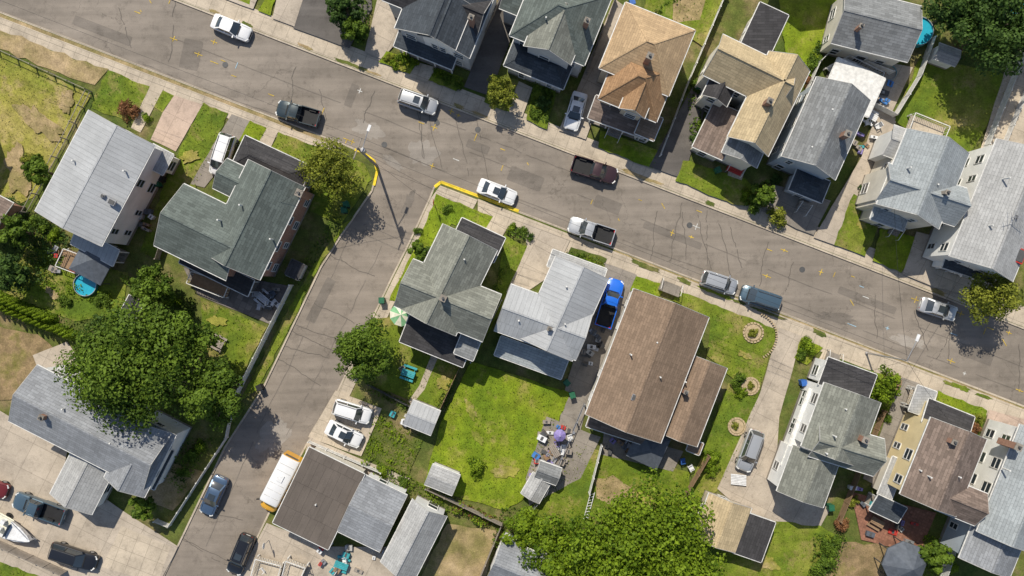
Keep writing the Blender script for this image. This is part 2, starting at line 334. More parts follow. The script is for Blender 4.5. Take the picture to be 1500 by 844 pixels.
pv('driveway',[(1490,40),(1600,80),(1530,280),(1425,245)],'conc'); pv('patio',[(1225,80),(1335,100),(1300,175),(1262,170),(1215,120)],'conc2')
pv('footpath',[(1375,375),(1460,405),(1440,440),(1365,420)],'conc')
# worn spots in lawns
for (x,y,a,b) in [(60,180,70,30),(30,250,60,40),(100,150,30,20),(690,600,26,14),(740,690,36,18),(700,640,20,12),(1090,520,18,10),(320,470,26,14),(1400,180,30,14),(940,730,40,20),(1120,820,40,18),(280,230,14,30),(1260,330,16,10),(80,430,24,12),(650,560,16,22)]:
    blotch('worn_grass',x,y,a,b,random.uniform(0,90),'dry' if x>130 else 'dirt',zn(),.9,.3)
# road marks
def rstrip(mb,a,ang,l,w,z,m):
    p=P(*a); r=-math.radians(ang); d=Vector((math.cos(r),math.sin(r),0)); s=Vector((-d.y,d.x,0)); p.z=z
    mb.face([p-d*l/2-s*w/2,p+d*l/2-s*w/2,p+d*l/2+s*w/2,p-d*l/2+s*w/2],m)
mk=MB()
for i in range(62):
    x=random.uniform(180,1500); t=random.choice([random.uniform(.05,.3),random.uniform(.3,.95)]); y=up(x)+t*(lo(x)-up(x))
    m='yellow_paint' if random.random()<.78 else random.choice(['white_paint','blue_mark']); k=random.random()
    if k<.4:
        rstrip(mk,(x,y),21,random.uniform(.4,1.1),.08,.038,m); rstrip(mk,(x,y),111,random.uniform(.3,.8),.08,.042,m)
    else: rstrip(mk,(x,y),random.choice([21,111,21,60]),random.uniform(.3,1.1),.08,.038,m)
mk.build('road_spray_marks')
zr=.012
for (x,y,a,b,c,m,pw,j) in [(540,190,38,26,21,'patchg',.8,.3),(620,225,36,40,25,'patchg',.8,.3),(575,238,40,10,40,'patchg',.9,.3),(1330,500,50,14,21,'patchg',.8,.3),(280,80,28,44,12,'patchd',.12,.01),(770,262,52,22,21,'patchd',.12,.01),(455,60,60,12,21,'patchd',.12,.01),(985,345,90,10,21,'patchd',.12,.01),(890,300,40,18,21,'patchd',.12,.01),(1270,440,90,11,21,'patchd',.12,.01),(515,140,12,34,21,'patchd',.12,.01),(1225,465,60,12,10,'patchd',.9,.3),(598,298,14,34,20,'patchd',.9,.3),(470,440,14,70,27,'patchd',.12,.01),(1430,520,50,16,21,'patchd',.12,.01),(150,45,90,14,21,'patchd',.12,.01),(400,640,34,60,27,'patchg',.8,.3),(700,215,34,12,21,'patchd',.12,.01)]:
    zr+=.0008; blotch('road_patch',x,y,a,b,c,m,zr,pw,j)
mb=MB()
for (x,y) in [(563,212),(700,190),(1175,395),(330,95),(1010,330),(640,180)]:
    p=P(x,y); mb.cyl((p.x,p.y,.012),(p.x,p.y,.036),.34,.34,'trim_dark',16)
mb.build('manhole_cover')
mb=MB(); zs=.0300
def seam(x0,y0,x1,y1,w=.035,jt=1.,k=40,m='patchd',pr_=.8):
    global zs
    zs+=.0001; pr=None; ox=oy=0
    for i in range(k+1):
        ox=ox*.85+random.uniform(-jt,jt); oy=oy*.85+random.uniform(-jt,jt)
        p=P(x0+(x1-x0)*i/k+ox,y0+(y1-y0)*i/k+oy); p.z=zs
        if pr is not None and random.random()<pr_:
            d=(p-pr).normalized(); s=Vector((-d.y,d.x,0))*w; mb.face([pr-s,p-s,p+s,pr+s],m)
        pr=p
for a in [(250,55,1500,538),(560,215,1500,575),(600,160,900,275),(520,330,300,800),(560,360,420,640),(200,90,560,225)]: seam(*a)
for i in range(26):
    x=random.uniform(0,1500); dx=random.uniform(-25,25); t0=random.uniform(0,.4); t1=random.uniform(.6,1); f=lambda x,t:up(x)+t*(lo(x)-up(x))
    if f(x,.5)<0: continue
    seam(x,f(x,t0),x+dx,f(x+dx,t1),.03,1.6,16,'crack_seal',.95)
for i in range(9):
    y=random.uniform(330,820); xc=590-(y-300)*.52-30; seam(xc-45,y-20,xc+35,y+random.uniform(0,30),.03,1.6,14,'crack_seal',.95)
mb.build('road_seam')
# ------------------------------------------------------------------ houses
def house(name): return empty(name)
def part(hs,cx,cy,su,sv,ang,he,rise,kind,roof,wall='wwhite',ov=.35,base=0.0,win=True,floor=True,gut='gutter',cap=True):
    f=(H-he)/H/S; L=su*f; W=sv*f; c=P(cx,cy,he); a=-math.radians(ang)
    u=Vector((math.cos(a),math.sin(a),0)); v=Vector((math.sin(a),-math.cos(a),0))
    q=lambda x,y,z: Vector((c.x,c.y,0))+u*x+v*y+Vector((0,0,z))
    hl,hw=L/2,W/2; zr=he+rise
    C=[q(-hl,-hw,he),q(hl,-hw,he),q(hl,hw,he),q(-hl,hw,he)]
    ridges=[];eaves=[];hips=[]
    if kind=='gu':
        V=C+[q(-hl,0,zr),q(hl,0,zr)]; F=[[0,1,5,4],[2,3,4,5]]; B=[0,1,5,2,3,4]; ridges=[(4,5)]; eaves=[(0,1),(2,3)]; rakes=[(1,5),(5,2),(3,4),(4,0)]
    elif kind=='gv':
        V=C+[q(0,-hw,zr),q(0,hw,zr)]; F=[[1,2,5,4],[3,0,4,5]]; B=[0,4,1,2,5,3]; ridges=[(4,5)]; eaves=[(1,2),(3,0)]; rakes=[(0,4),(4,1),(2,5),(5,3)]
    elif kind=='hip':
        if L>=W: d=hl-hw*.95; V=C+[q(-d,0,zr),q(d,0,zr)]; F=[[0,1,5,4],[2,3,4,5],[3,0,4],[1,2,5]]; hips=[(0,4),(3,4),(1,5),(2,5)]
        else: d=hw-hl*.95; V=C+[q(0,-d,zr),q(0,d,zr)]; F=[[1,2,5,4],[3,0,4,5],[0,1,4],[2,3,5]]; hips=[(0,4),(1,4),(2,5),(3,5)]
        B=[0,1,2,3]; ridges=[(4,5)]; eaves=[(0,1),(1,2),(2,3),(3,0)]; rakes=[]
    else:
        V=[Vector(x) for x in C]
        hi={'flat':[], 'sN':[0,1],'sS':[2,3],'sW':[0,3],'sE':[1,2]}[kind]
        for i in hi: V[i].z+=rise
        F=[[0,1,2,3]];B=[0,1,2,3]; eaves=[(0,1),(1,2),(2,3),(3,0)]; rakes=[]
    th=Vector((0,0,-.16)); mb=MB()
    for fc in F:
        pts=[V[i] for i in fc]; n=(pts[1]-pts[0]).cross(pts[2]-pts[0])
        if n.z<0: pts=pts[::-1]
        mb.face(pts,roof)
    mb.build('roof',hs,uv=True)
    mb=MB()
    for fc in F: mb.face([V[i]+th for i in fc],gut)
    for i in range(len(B)): mb.face([V[B[i-1]],V[B[i]],V[B[i]]+th,V[B[i-1]]+th],gut)
    cen=Vector((c.x,c.y,0))
    for i,j in eaves:
        m=(V[i]+V[j])/2; o=(m-cen); o.z=0; o.normalize(); 
        e=(V[j]-V[i]).normalized(); o=(o-e*o.dot(e)).normalized()*.05
        mb.beam(V[i]+o-Vector((0,0,.09)),V[j]+o-Vector((0,0,.09)),.09,.10,'trim_white' if gut=='gutter' else gut)
    for i,j in rakes: 
        mb.beam(V[i]+Vector((0,0,.006)),V[j]+Vector((0,0,.006)),.05,.03,gut)
    if cap and rise>0:
        for i,j in ridges+hips: mb.beam(V[i]+Vector((0,0,-.002)),V[j]+Vector((0,0,-.002)),.2 if (i,j) in ridges else .14,.04,roof)
    mb.build('roof_trim',hs,uv=True)
    il,iw=hl-ov,hw-ov
    if wall is None:
        mb=MB(); mb.prism([tuple(q(x,y,0)[:2]) for x,y in ((-il,-iw),(il,-iw),(il,iw),(-il,iw))],.05,base+.42,'concd')
        for x in (-il,-il/3,il/3,il):
            for y in (-iw,iw): mb.beam(q(x,y,.3),q(x,y,he-.1),.14,.14,'trim_white')
        mb.build('porch_posts',hs); return
    mb=MB(); k={'gu':hw,'gv':hl,'hip':min(hl,hw)}.get(kind,0)
    zt=he+(rise*ov/k if k else 0)-.17
    w=[q(-il,-iw,0),q(il,-iw,0),q(il,iw,0),q(-il,iw,0)]
    for i in range(4):
        A,B2=w[i-1],w[i]; z0=Vector((0,0,base)); 
        pts=[A+z0,B2+z0,B2+Vector((0,0,zt)),A+Vector((0,0,zt))]
        if kind in('sN','sS','sW','sE'):
            def zz(p):
                d=p-cen; x=d.dot(u);y=d.dot(v)
                t={'sN':(hw-y)/W,'sS':(y+hw)/W,'sW':(hl-x)/L,'sE':(x+hl)/L}[kind]; return he+rise*t-.17
            pts=[A+z0,B2+z0,B2+Vector((0,0,zz(B2))),A+Vector((0,0,zz(A)))]
        if (kind=='gu' and i in (0,2)) or (kind=='gv' and i in (1,3)): pts.insert(3,(A+B2)/2+Vector((0,0,zr-.17)))
        mb.face(pts,wall)
    mb.build('walls',hs,uv=True)
    mb=MB()
    for i in range(4): A,B2=w[i-1],w[i]; mb.beam(A+Vector((0,0,base+.3)),B2+Vector((0,0,base+.3)),.06,.6,'concd')
    mb.build('foundation',hs)
    if not win: return
    fr=MB()
    for i in range(4):
        A,B2=w[i-1],w[i]; d=B2-A; Lw=d.length; d=d.normalized(); m=(A+B2)/2-cen; nrm=Vector((-d.y,d.x,0)); nrm=nrm if nrm.dot(m)>0 else -nrm
        n=max(1,int(Lw/2.5)); z0=base+.95; st=0
        while z0+1.4<zt-.1:
            for j in range(n):
                if random.random()<.18: continue
                p=A+d*(Lw*(j+.5+random.uniform(-.12,.12))/n); zb=z0
                ww=random.choice([.95,.95,1.2,.7]); hh=1.45
                if st==0 and j==n//2 and i%2==1: zb=base+.2; hh=2.1
                p=p+Vector((0,0,zb+hh/2)); dz=Vector((0,0,hh/2))
                def quad(off,hx,hz,m): 
                    o=p+nrm*off; fr.face([o-d*hx-Vector((0,0,hz)),o+d*hx-Vector((0,0,hz)),o+d*hx+Vector((0,0,hz)),o-d*hx+Vector((0,0,hz))],m)
                for sx in (-1,1): fr.beam(p+nrm*.03+d*sx*ww/2-dz,p+nrm*.03+d*sx*ww/2+dz,.1,.1,'trim_white')
                for sz in (-1,0,1): fr.beam(p+nrm*.03-d*(ww/2-.05)+dz*sz,p+nrm*.03+d*(ww/2-.05)+dz*sz,.09,.09 if sz else .05,'trim_white')
                quad(.025,ww/2,hh/2,'glass_window')
            z0+=2.75; st+=1
    fr.build('windows',hs)
def chimney(hs,x,y,z0,z1,s=.7,ang=24,m='chimney_brick'):
    p=P(x,y,z1); mb=MB(); r=-math.radians(ang); mb.box((p.x,p.y,(z0+z1)/2),(s,s,z1-z0),r,m); mb.box((p.x,p.y,z1+.05),(s+.1,s+.1,.1),r,'concd')
    mb.cyl((p.x,p.y,z1+.1),(p.x,p.y,z1+.35),.15,.13,'trim_dark'); mb.build('chimney',hs)
def vents(hs,pts):
    mb=MB()
    for (x,y,z) in pts:
        p=P(x,y,z); mb.cyl((p.x,p.y,z-1.2),(p.x,p.y,z),.09,.09,'trim_white',8)
    mb.build('vent_pipe',hs)
def rbox(hs,name,x,y,z,sx,sy,sz,ang,m):
    p=P(x,y,z); mb=MB(); mb.box((p.x,p.y,z-sz/2),(sx,sy,sz),-math.radians(ang),m); mb.box((p.x,p.y,z+.03),(sx*.8,sy*.8,.06),-math.radians(ang),'trim_dark'); return mb.build(name,hs)
def steps(hs,x,y,ang,w=1.6,n=4,z=.9,m='concd'):
    p=P(x,y,0); a=-math.radians(ang); u=Vector((math.cos(a),math.sin(a),0)); v=Vector((math.sin(a),-math.cos(a),0)); mb=MB()
    for i in range(n):
        c=p+v*(i*.32); mb.box((c.x,c.y,.1+(z*(n-i)/n)/2),(w,.32,z*(n-i)/n),a,m)
    for s in (-1,1):
        A=p+u*s*w/2+Vector((0,0,z+.9)); B=p+u*s*w/2+v*(n*.32)+Vector((0,0,1.0)); mb.beam(A,B,.05,.05,'trim_white'); mb.beam(B,B-Vector((0,0,.9)),.05,.05,'trim_white'); mb.beam(A,A-Vector((0,0,1.2)),.05,.05,'trim_white')
    mb.build('entrance_steps',hs)
# H1
h=house('white_house'); part(h,139,261,110,168,28,6.2,1.1,'gv','rmetal','wwhite'); part(h,232,234,32,34,28,3.2,.4,'sW','rlight','wwhite'); part(h,140,362,70,26,28,3.0,.4,'sN','rmetal',None)
rbox(h,'skylight',163,296,7.0,.8,.6,.3,28,'metal_galv'); rbox(h,'skylight',150,287,7.0,.4,.4,.3,28,'metal_galv'); vents(h,[(105,235,7.2),(120,300,7.1),(180,250,7.2)])
# H2
h=house('brick_house'); part(h,372,322,92,152,26,6.0,2.0,'gv','rgreen','wbrick'); part(h,300,340,118,100,26,6.0,1.9,'gu','rgreen','wbrick',win=False)
part(h,398,242,108,46,25,4.2,.8,'hip','rdark','wbrick'); part(h,345,265,52,48,26,5.2,1.,'gu','rgreen','wbrick',win=False)
part(h,318,398,112,26,26,3.0,.4,'sN','rdark',None); chimney(h,438,283,4,7.2); vents(h,[(350,300,8.2),(395,350,7.4),(318,322,8)]); steps(h,430,395,-64)
# H3
h=house('grey_house'); part(h,132,626,222,92,27,5.6,1.6,'gu','rbgrey','wwhite'); part(h,120,706,68,74,27,3.4,1.1,'gv','rlight','wwhite'); part(h,205,668,66,104,27,5.4,1.3,'gv','rbgrey','wwhite'); part(h,226,682,32,64,27,3.2,.3,'sW','rnavy','wblue',win=False)
part(h,228,640,40,40,27,2.6,.2,'sN','rblue',None,gut='teal_plastic'); vents(h,[(90,600,7.3),(160,650,7.3)]); chimney(h,60,612,5,7.6,.5)
# H4
h=house('green_roof_house'); part(h,658,410,88,140,26,6.2,2.1,'gv','rgreen2','wwhite'); part(h,656,440,140,74,22,6.2,2.0,'gu','rgreen2','wwhite'); part(h,700,352,70,40,25,5.0,.5,'sS','rdark','wwhite')
part(h,640,498,100,46,22,3.6,.5,'sN','rdark','wbeige'); part(h,688,500,30,50,22,4.4,.3,'sN','rgrey','wwhite',win=False); chimney(h,649,437,6,9,.6,25,'concd'); vents(h,[(680,380,8.2),(625,455,7.6),(690,455,7.6)])
# H5
h=house('metal_roof_house'); part(h,826,452,84,132,24,6.2,1.6,'gv','rmetal','wwhite'); part(h,796,472,128,72,20,6.2,1.5,'gu','rmetal','wwhite'); part(h,845,392,84,26,20,3.6,.4,'sS','rlight','wgrey')
part(h,778,524,104,30,20,3.0,.4,'sN','rblue','wblue'); chimney(h,805,482,6,8.2,.4,24,'metal_galv'); vents(h,[(830,420,7.9),(828,475,7.9),(760,470,7.6)])
# H6
h=house('brown_roof_house'); part(h,948,536,118,198,21,5.0,2.0,'gv','rbrown','wcream'); part(h,1014,586,62,124,21,3.8,1.2,'gv','rbrown','wcream'); part(h,910,628,100,26,18,2.8,.3,'sN','rbrown2',None)
rbox(h,'roof_vent',930,583,6.8,.7,.7,.4,21,'metal_galv'); vents(h,[(963,502,7.),(968,553,6.8),(985,480,6.6),(1005,560,5.2),(925,520,6.8)]); chimney(h,1005,575,4,5.7,.4,21); steps(h,978,428,201,2.4)
part(h,1018,655,20,18,21,2.6,.2,'flat','rbrown','wcream',win=False)
# H7
h=house('white_siding_house'); part(h,1232,622,88,100,20,6.2,1.7,'gv','rgreen2','wwhite'); part(h,1240,656,100,56,17,6.2,1.6,'gu','rgreen2','wwhite'); part(h,1242,556,76,42,20,4.6,.3,'flat','rdark','wwhite')
part(h,1184,698,72,72,20,5.0,1.2,'gv','rgreen2','wwhite'); part(h,1176,630,24,120,20,3.0,.2,'sE','trim_white','wwhite'); chimney(h,1268,645,5,8.0,.6); vents(h,[(1240,600,7.8),(1212,665,7.8),(1225,640,8.2)]); steps(h,1215,530,200,1.6)
# H8
h=house('yellow_house'); part(h,1382,684,88,122,22,6.4,1.8,'gv','rbrown2','wyellow'); part(h,1408,735,64,50,22,6.2,1.3,'gu','rbrown2','wyellow'); part(h,1388,614,72,36,22,4.2,.4,'sS','rdark','wyellow'); part(h,1306,700,20,60,22,2.6,.3,'sE','rlight','wcream')
part(h,1352,588,30,40,20,3.,.2,'flat','rlight',None); part(h,1300,745,46,26,25,2.6,.4,'sN','rnavy',None); chimney(h,1398,648,6,8.4,.5); vents(h,[(1365,700,8),(1408,700,8),(1350,690,7.2)])
# H9
h=house('blue_grey_house'); part(h,1500,715,80,170,22,6.2,1.7,'gv','rblue','wwhite'); part(h,1455,800,80,70,22,5.0,1.4,'gv','rbgrey','wblue'); part(h,1445,742,40,34,22,3.6,.3,'flat','rnavy','wwhite'); vents(h,[(1480,690,7.8)]); chimney(h,1492,655,5,8)
# garages
h=house('flat_roof_garage'); part(h,467,730,90,124,26,3.6,.25,'sN','rtaupe','wcream',win=False); vents(h,[(462,740,4)])
h=house('blue_roof_garage'); part(h,545,752,70,92,26,3.6,.9,'gu','rbgrey','wwhite')
h=house('gable_garage'); part(h,606,790,56,104,27,3.6,1.5,'gv','rlight','wwhite')
h=house('grey_roof_house'); part(h,770,838,100,66,22,4.2,1.5,'gu','rbgrey','wwhite')
h=house('garden_shed'); part(h,618,612,44,38,22,2.3,.5,'gu','rmetal','wgrey',.15,win=False)
h=house('garden_shed'); part(h,648,703,44,32,22,2.3,.4,'gu','rlight','wwhite',.15,win=False)
h=house('detached_garage'); part(h,1058,766,66,70,20,3.0,.9,'gv','rbeige','wbeige'); part(h,1104,787,46,62,20,2.8,.2,'sW','rdark','wbeige',win=False)
# C
h=house('dark_roof_house'); part(h,655,8,118,120,22,6.4,2.6,'gv','rnavy','wgrey'); part(h,652,30,60,70,22,7.4,1.4,'gv','rnavy','wwhite'); part(h,626,68,92,36,22,3.4,.5,'sN','rnavy',None); part(h,640,0,150,60,22,6.4,1.6,'gu','rdark','wgrey',win=False); chimney(h,690,25,6,9.4,.5)
h=house('hip_roof_house'); part(h,822,22,118,112,22,6.6,2.6,'hip','rgreen','wgrey'); part(h,815,48,74,72,22,7.0,2.0,'gv','rgreen2','wgrey'); part(h,790,92,94,46,22,3.6,.7,'hip','rnavy','wgrey'); part(h,770,-5,60,60,22,5.5,1.2,'gu','rgreen','wgrey',win=False); chimney(h,860,30,6,9.3,.5); vents(h,[(800,25,8.8)])
h=house('tan_roof_house'); part(h,948,72,110,104,22,6.6,2.3,'hip','rtan','wbeige'); part(h,935,122,92,86,22,6.0,2.6,'hip','rorange','wtan'); part(h,934,145,40,46,22,6.8,1.5,'gv','rorange','wbeige'); part(h,908,172,88,34,20,3.4,.5,'sN','rbrown2',None); part(h,950,185,30,34,22,4.,.4,'sN','rbrown','wwhite'); chimney(h,952,82,7,9.8,.6); steps(h,900,192,22)
h=house('beige_roof_house'); part(h,1126,152,66,140,26,6.4,2.2,'gv','rbeige','wcream'); part(h,1098,106,120,66,26,6.4,2.2,'gu','rbeige','wcream'); part(h,1118,48,46,78,25,5.2,.3,'flat','rdark','wcream'); part(h,1052,192,48,74,26,3.4,.5,'sE','rbrown2','wcream'); part(h,1092,214,56,46,24,5.4,.8,'gv','rgrey','wcream'); part(h,1055,130,40,40,26,5.6,1.,'gv','rdark','wcream'); chimney(h,1128,148,7,9.4,.55); steps(h,1080,238,24,1.8,5,1.2,'plastic_red')
h=house('grey_gable_house'); part(h,1210,188,86,128,24,6.4,1.9,'gv','rgrey','wblue'); part(h,1186,272,52,34,22,3.4,.6,'hip','rnavy','wblue'); chimney(h,1242,196,6,8.8,.6); part(h,1250,128,76,62,24,2.9,.2,'flat','trim_white',None); vents(h,[(1220,160,8),(1190,215,7.8)]); steps(h,1175,300,24,1.2)
h=house('light_roof_house'); part(h,1352,262,98,120,22,6.4,2.0,'gv','rblue','wcream'); part(h,1350,285,122,58,18,6.3,1.8,'gu','rblue','wcream'); part(h,1308,305,52,52,20,4.0,.7,'hip','rblue','wcream'); part(h,1330,215,60,46,20,5.0,.8,'gu','rlight','wwhite',win=False); vents(h,[(1375,270,8),(1335,245,8)]); steps(h,1308,335,20,1.2); chimney(h,1388,282,6,8.6,.4,22,'concd')
h=house('white_gable_house'); part(h,1472,308,100,186,22,6.8,1.9,'gv','rlight','wwhite'); part(h,1424,385,78,40,18,3.6,.6,'hip','rnavy','wwhite'); rbox(h,'dormer',1495,375,7.2,1.0,1.6,.8,22,'plastic_red'); vents(h,[(1480,260,9),(1455,330,8.6)]); rbox(h,'roof_antenna_base',1488,318,8.6,.5,.5,.4,22,'metal_galv')
p=P(1490,318,9.6); mb=MB(); mb.beam((p.x-1.2,p.y,9.6),(p.x+1.2,p.y,9.6),.04,.04,'metal_galv')
for k in range(6): mb.beam((p.x-1+k*.4,p.y-.5,9.6),(p.x-1+k*.4,p.y+.5,9.6),.03,.03,'metal_galv')
mb.beam((p.x,p.y,8),(p.x,p.y,9.6),.05,.05,'metal_galv'); mb.build('aerial',h)
h=house('grey_cottage'); part(h,1284,36,116,84,14,4.6,1.5,'gu','rgrey','wcream'); chimney(h,1262,38,5,6.6,.4)
h=house('small_shed'); part(h,1388,80,34,24,20,2.3,.4,'gu','rlight','wwhite',.15,win=False)
h=house('brick_outbuilding'); part(h,-12,315,40,60,28,3.0,.5,'gu','rbrown2','wbrick',win=False)
h=house('garden_shed'); part(h,192,452,24,34,28,2.3,.4,'gv','rdark','wtan',.15,win=False)
h=house('small_shed'); part(h,432,395,20,24,26,2.0,.2,'sW','rdark','wgrey',.1,win=False,gut='trim_dark')
for x,y,a in [(-130,210,28),(-160,520,28),(1640,330,22),(1660,760,22),(1180,980,22),(930,980,22),(1200,-130,22)]:
    h=house('neighbouring_house'); part(h,x,y,95,140,a,6.2,2,'gv',random.choice(['rgrey','rbrown','rblue']),random.choice(['wwhite','wcream']))
# ------------------------------------------------------------------ fences
def fence(pts,hgt=1.5,mat='trim_white',name='picket_fence',gap=.16,solid=True):
    mb=MB()
    for a,b in zip(pts,pts[1:]):
        A=P(*a);B=P(*b); n=max(1,round((B-A).length/2.2)); A.z=B.z=.1
        for i in range(n+1):
            p=A.lerp(B,i/n); mb.box((p.x,p.y,.1+hgt/2),(.12,.12,hgt+.1),math.atan2(B.y-A.y,B.x-A.x),mat)
        for zz in (.35,hgt-.15): mb.beam(A+Vector((0,0,zz)),B+Vector((0,0,zz)),.05,.08,mat)
        if solid:
            d=(B-A); k=int(d.length/gap)
            for i in range(k):
                p=A.lerp(B,(i+.5)/k)+Vector((0,0,hgt/2)); mb.box((p.x,p.y,p.z),(gap*.9,.03,hgt-.1),math.atan2(d.y,d.x),mat)
    return mb.build(name)
fence([(430,418),(352,575)],1.8,name='white_fence'); fence([(345,588),(335,640),(252,768),(232,760)],1.2,name='white_fence')
fence([(-40,58),(0,74),(135,135),(100,205),(42,312)],1.4,'wood_grey','wire_fence',solid=False)
fence([(260,300),(235,380)],1.4,'wood_grey','wooden_fence'); fence([(540,562),(598,592),(632,612)],1.2,'trim_dark','iron_fence',.3)
fence([(675,535),(640,610)],1.6,'wood','wooden_fence'); fence([(880,650),(862,720)],1.5,name='white_fence'); fence([(1035,665),(988,745)],1.6,'wood','wooden_fence')
fence([(1062,-10),(1005,125),(965,230)],1.5,name='white_fence'); fence([(1225,65),(1195,95),(1158,180)],1.5,name='white_fence'); fence([(1360,60),(1340,115),(1305,172),(1262,150)],1.6,name='white_fence')
fence([(1225,65),(1262,95),(1300,110)],1.6,name='white_fence'); fence([(1500,60),(1428,240)],1.5,name='white_fence'); fence([(1515,90),(1455,235)],1.3,name='white_fence')
fence([(735,0),(690,95)],1.3,'wood_grey','wooden_fence'); fence([(0,790),(100,835)],1.6,'wood_grey','wooden_fence'); fence([(625,712),(735,765),(700,850)],1.5,'wood_grey','wooden_fence')
fence([(735,440),(690,530)],1.2,'metal_galv','wire_fence',solid=False); fence([(855,590),(800,720),(765,760)],1.4,'metal_galv','wire_fence',solid=False)
fence([(1290,600),(1225,760)],1.4,'wood','wooden_fence'); fence([(455,645),(560,690)],1.2,name='white_fence'); fence([(1420,705),(1375,844)],1.6,name='white_fence'); fence([(900,0),(860,110)],1.4,'wood_grey','wooden_fence')
def deck(pts,z,mat='wood_grey',rail='trim_white',name='deck'):
    e=empty(name); mb=MB(); q=[tuple(P(*p,z)[:2]) for p in pts]; mb.prism(q,z-.15,z,mat); mb.build('deck_floor',e); mb=MB()
    for i in range(len(q)):
        a=Vector((*q[i-1],z));b=Vector((*q[i],z)); mb.beam(a+Vector((0,0,.95)),b+Vector((0,0,.95)),.08,.06,rail); n=max(2,int((b-a).length/.3))
        for j in range(n): p=a.lerp(b,j/n); mb.beam(p,p+Vector((0,0,.95)),.04,.04,rail)
        mb.beam((a.x,a.y,0.1),(a.x,a.y,z),.15,.15,rail)
    mb.build('railing',e)
deck([(1335,168),(1385,188),(1375,212),(1325,195)],1.2,'conc'); deck([(1210,100),(1240,85),(1290,110),(1280,135),(1225,112)],.9,'white_plastic'); deck([(1335,570),(1365,578),(1358,600),(1328,592)],1.5,'conc')
deck([(285,398),(340,416),(332,436),(278,415)],.7,'wood'); deck([(238,620),(262,632),(250,662),(228,650)],.9,'teal_plastic'); deck([(100,365),(135,378),(120,402),(88,390)],.6,'wood')
deck([(378,815),(415,825),(408,850),(370,845)],.8,'conc'); deck([(422,818),(450,828),(440,850),(415,846)],1.2,'conc')
# ------------------------------------------------------------------ vegetation
def leaves_obj(name,pts,nrm,size,shade,mat,parent=None):
    n=len(pts); r=rng.normal(size=(n,3)); t=np.cross(nrm,r); t/=np.linalg.norm(t,axis=1)[:,None]+1e-9; b=np.cross(nrm,t); b/=np.linalg.norm(b,axis=1)[:,None]+1e-9
    s=size[:,None]; wv=rng.uniform(.25,.48,(n,1)); V=np.stack([pts-t*s*.5,pts+b*s*wv,pts+t*s*.5,pts-b*s*wv],1).reshape(-1,3)
    me=bpy.data.meshes.new(name); me.vertices.add(4*n); me.vertices.foreach_set('co',V.astype(np.float32).ravel())
    me.loops.add(4*n); me.loops.foreach_set('vertex_index',np.arange(4*n,dtype=np.int32)); me.polygons.add(n)
    me.polygons.foreach_set('loop_start',np.arange(0,4*n,4,dtype=np.int32)); me.polygons.foreach_set('loop_total',np.full(n,4,dtype=np.int32))
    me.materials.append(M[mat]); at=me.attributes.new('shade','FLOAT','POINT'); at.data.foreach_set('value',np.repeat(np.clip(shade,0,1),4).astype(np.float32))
    me.update(calc_edges=True); me.validate()
    o=bpy.data.objects.new(name,me); scene.collection.objects.link(o)
    if parent:o.parent=parent
    return o
def crown_pts(c,Rr,Rz,nl,n,lr=(.12,.28)):
    P_=[];N_=[];S_=[]
    d=rng.normal(size=(nl,3)); d[:,2]=np.abs(d[:,2])*.9-.25; d/=np.linalg.norm(d,axis=1)[:,None]
    rad=rng.uniform(.45,1.0,nl); rad[:nl//4]=rng.uniform(.0,.5,nl//4)
    asp=rng.uniform(.92,1.06); lrad=rng.uniform(lr[0],lr[1],nl)*Rr
    th=np.arctan2(d[:,1],d[:,0]); wob=1+.06*np.sin(3*th+rng.uniform(0,6))+.06*np.sin(5*th+rng.uniform(0,6))
    L=d*rad[:,None]*np.array([Rr*asp,Rr,Rz])*wob[:,None]
    wts=lrad**2; ks=np.maximum(20,(n*wts/wts.sum()).astype(int))
    for i in range(nl):
        k=ks[i]; dd=rng.normal(size=(k,3)); dd/=np.linalg.norm(dd,axis=1)[:,None]; dd[:,2]=np.where(dd[:,2]<-.2,-dd[:,2],dd[:,2])
        r=lrad[i]*np.minimum(1.3,rng.power(3,k)*1.15+rng.exponential(.07,k))
        p=L[i]+dd*r[:,None]*np.array([1,1,.8]); P_.append(p); nn=dd+rng.normal(size=(k,3))*.45+np.array([0,0,.2]); N_.append(nn/np.linalg.norm(nn,axis=1)[:,None])
        S_.append(rng.normal(np.clip(.22+.30*(L[i][2]/Rz)+rng.normal(.12,.15),.08,.85),.17,k)+dd[:,2]*.2-.05)  # clump shading painted into leaf colour: lighter crown tops and upward lobe sides
    return np.concatenate(P_)+np.array(c),np.concatenate(N_),np.concatenate(S_)
def tree(name,px,py,rpx,h,mat='leaf_green',n=9000,nl=34,leaf=.34):
    zc_=h*.62; c=P(px,py,zc_); Rr=rpx/S*(H-zc_)/H; e=empty(name,(c.x,c.y,.1))
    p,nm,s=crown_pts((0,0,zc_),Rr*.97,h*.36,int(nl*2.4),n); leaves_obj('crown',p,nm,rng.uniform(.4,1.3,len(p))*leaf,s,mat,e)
    mb=MB(); r=.03*h+.05; mb.cyl((0,0,-.2),(0,0,h*.35),r,r*.7,'bark'); 
    for i in range(7):
        a=i*.9+random.random(); l=Rr*random.uniform(.5,.8); A=(0,0,h*.33); m=(math.cos(a)*l*.45,math.sin(a)*l*.45,h*.5); B=(math.cos(a)*l,math.sin(a)*l,h*random.uniform(.62,.8))
        mb.cyl(A,m,r*.5,r*.32,'bark',7); mb.cyl(m,B,r*.32,r*.1,'bark',6)
    mb.cyl((0,0,h*.35),(0.2,0.1,h*.85),r*.65,r*.15,'bark',8); mb.build('trunk',e); return e
tree('maple_tree',198,533,92,12,'leaf_green',33000,90,.36); tree('maple_tree',262,505,54,10,'leaf_green',10000,34,.34); tree('maple_tree',316,575,47,10,'leaf_green',9500,30,.34)
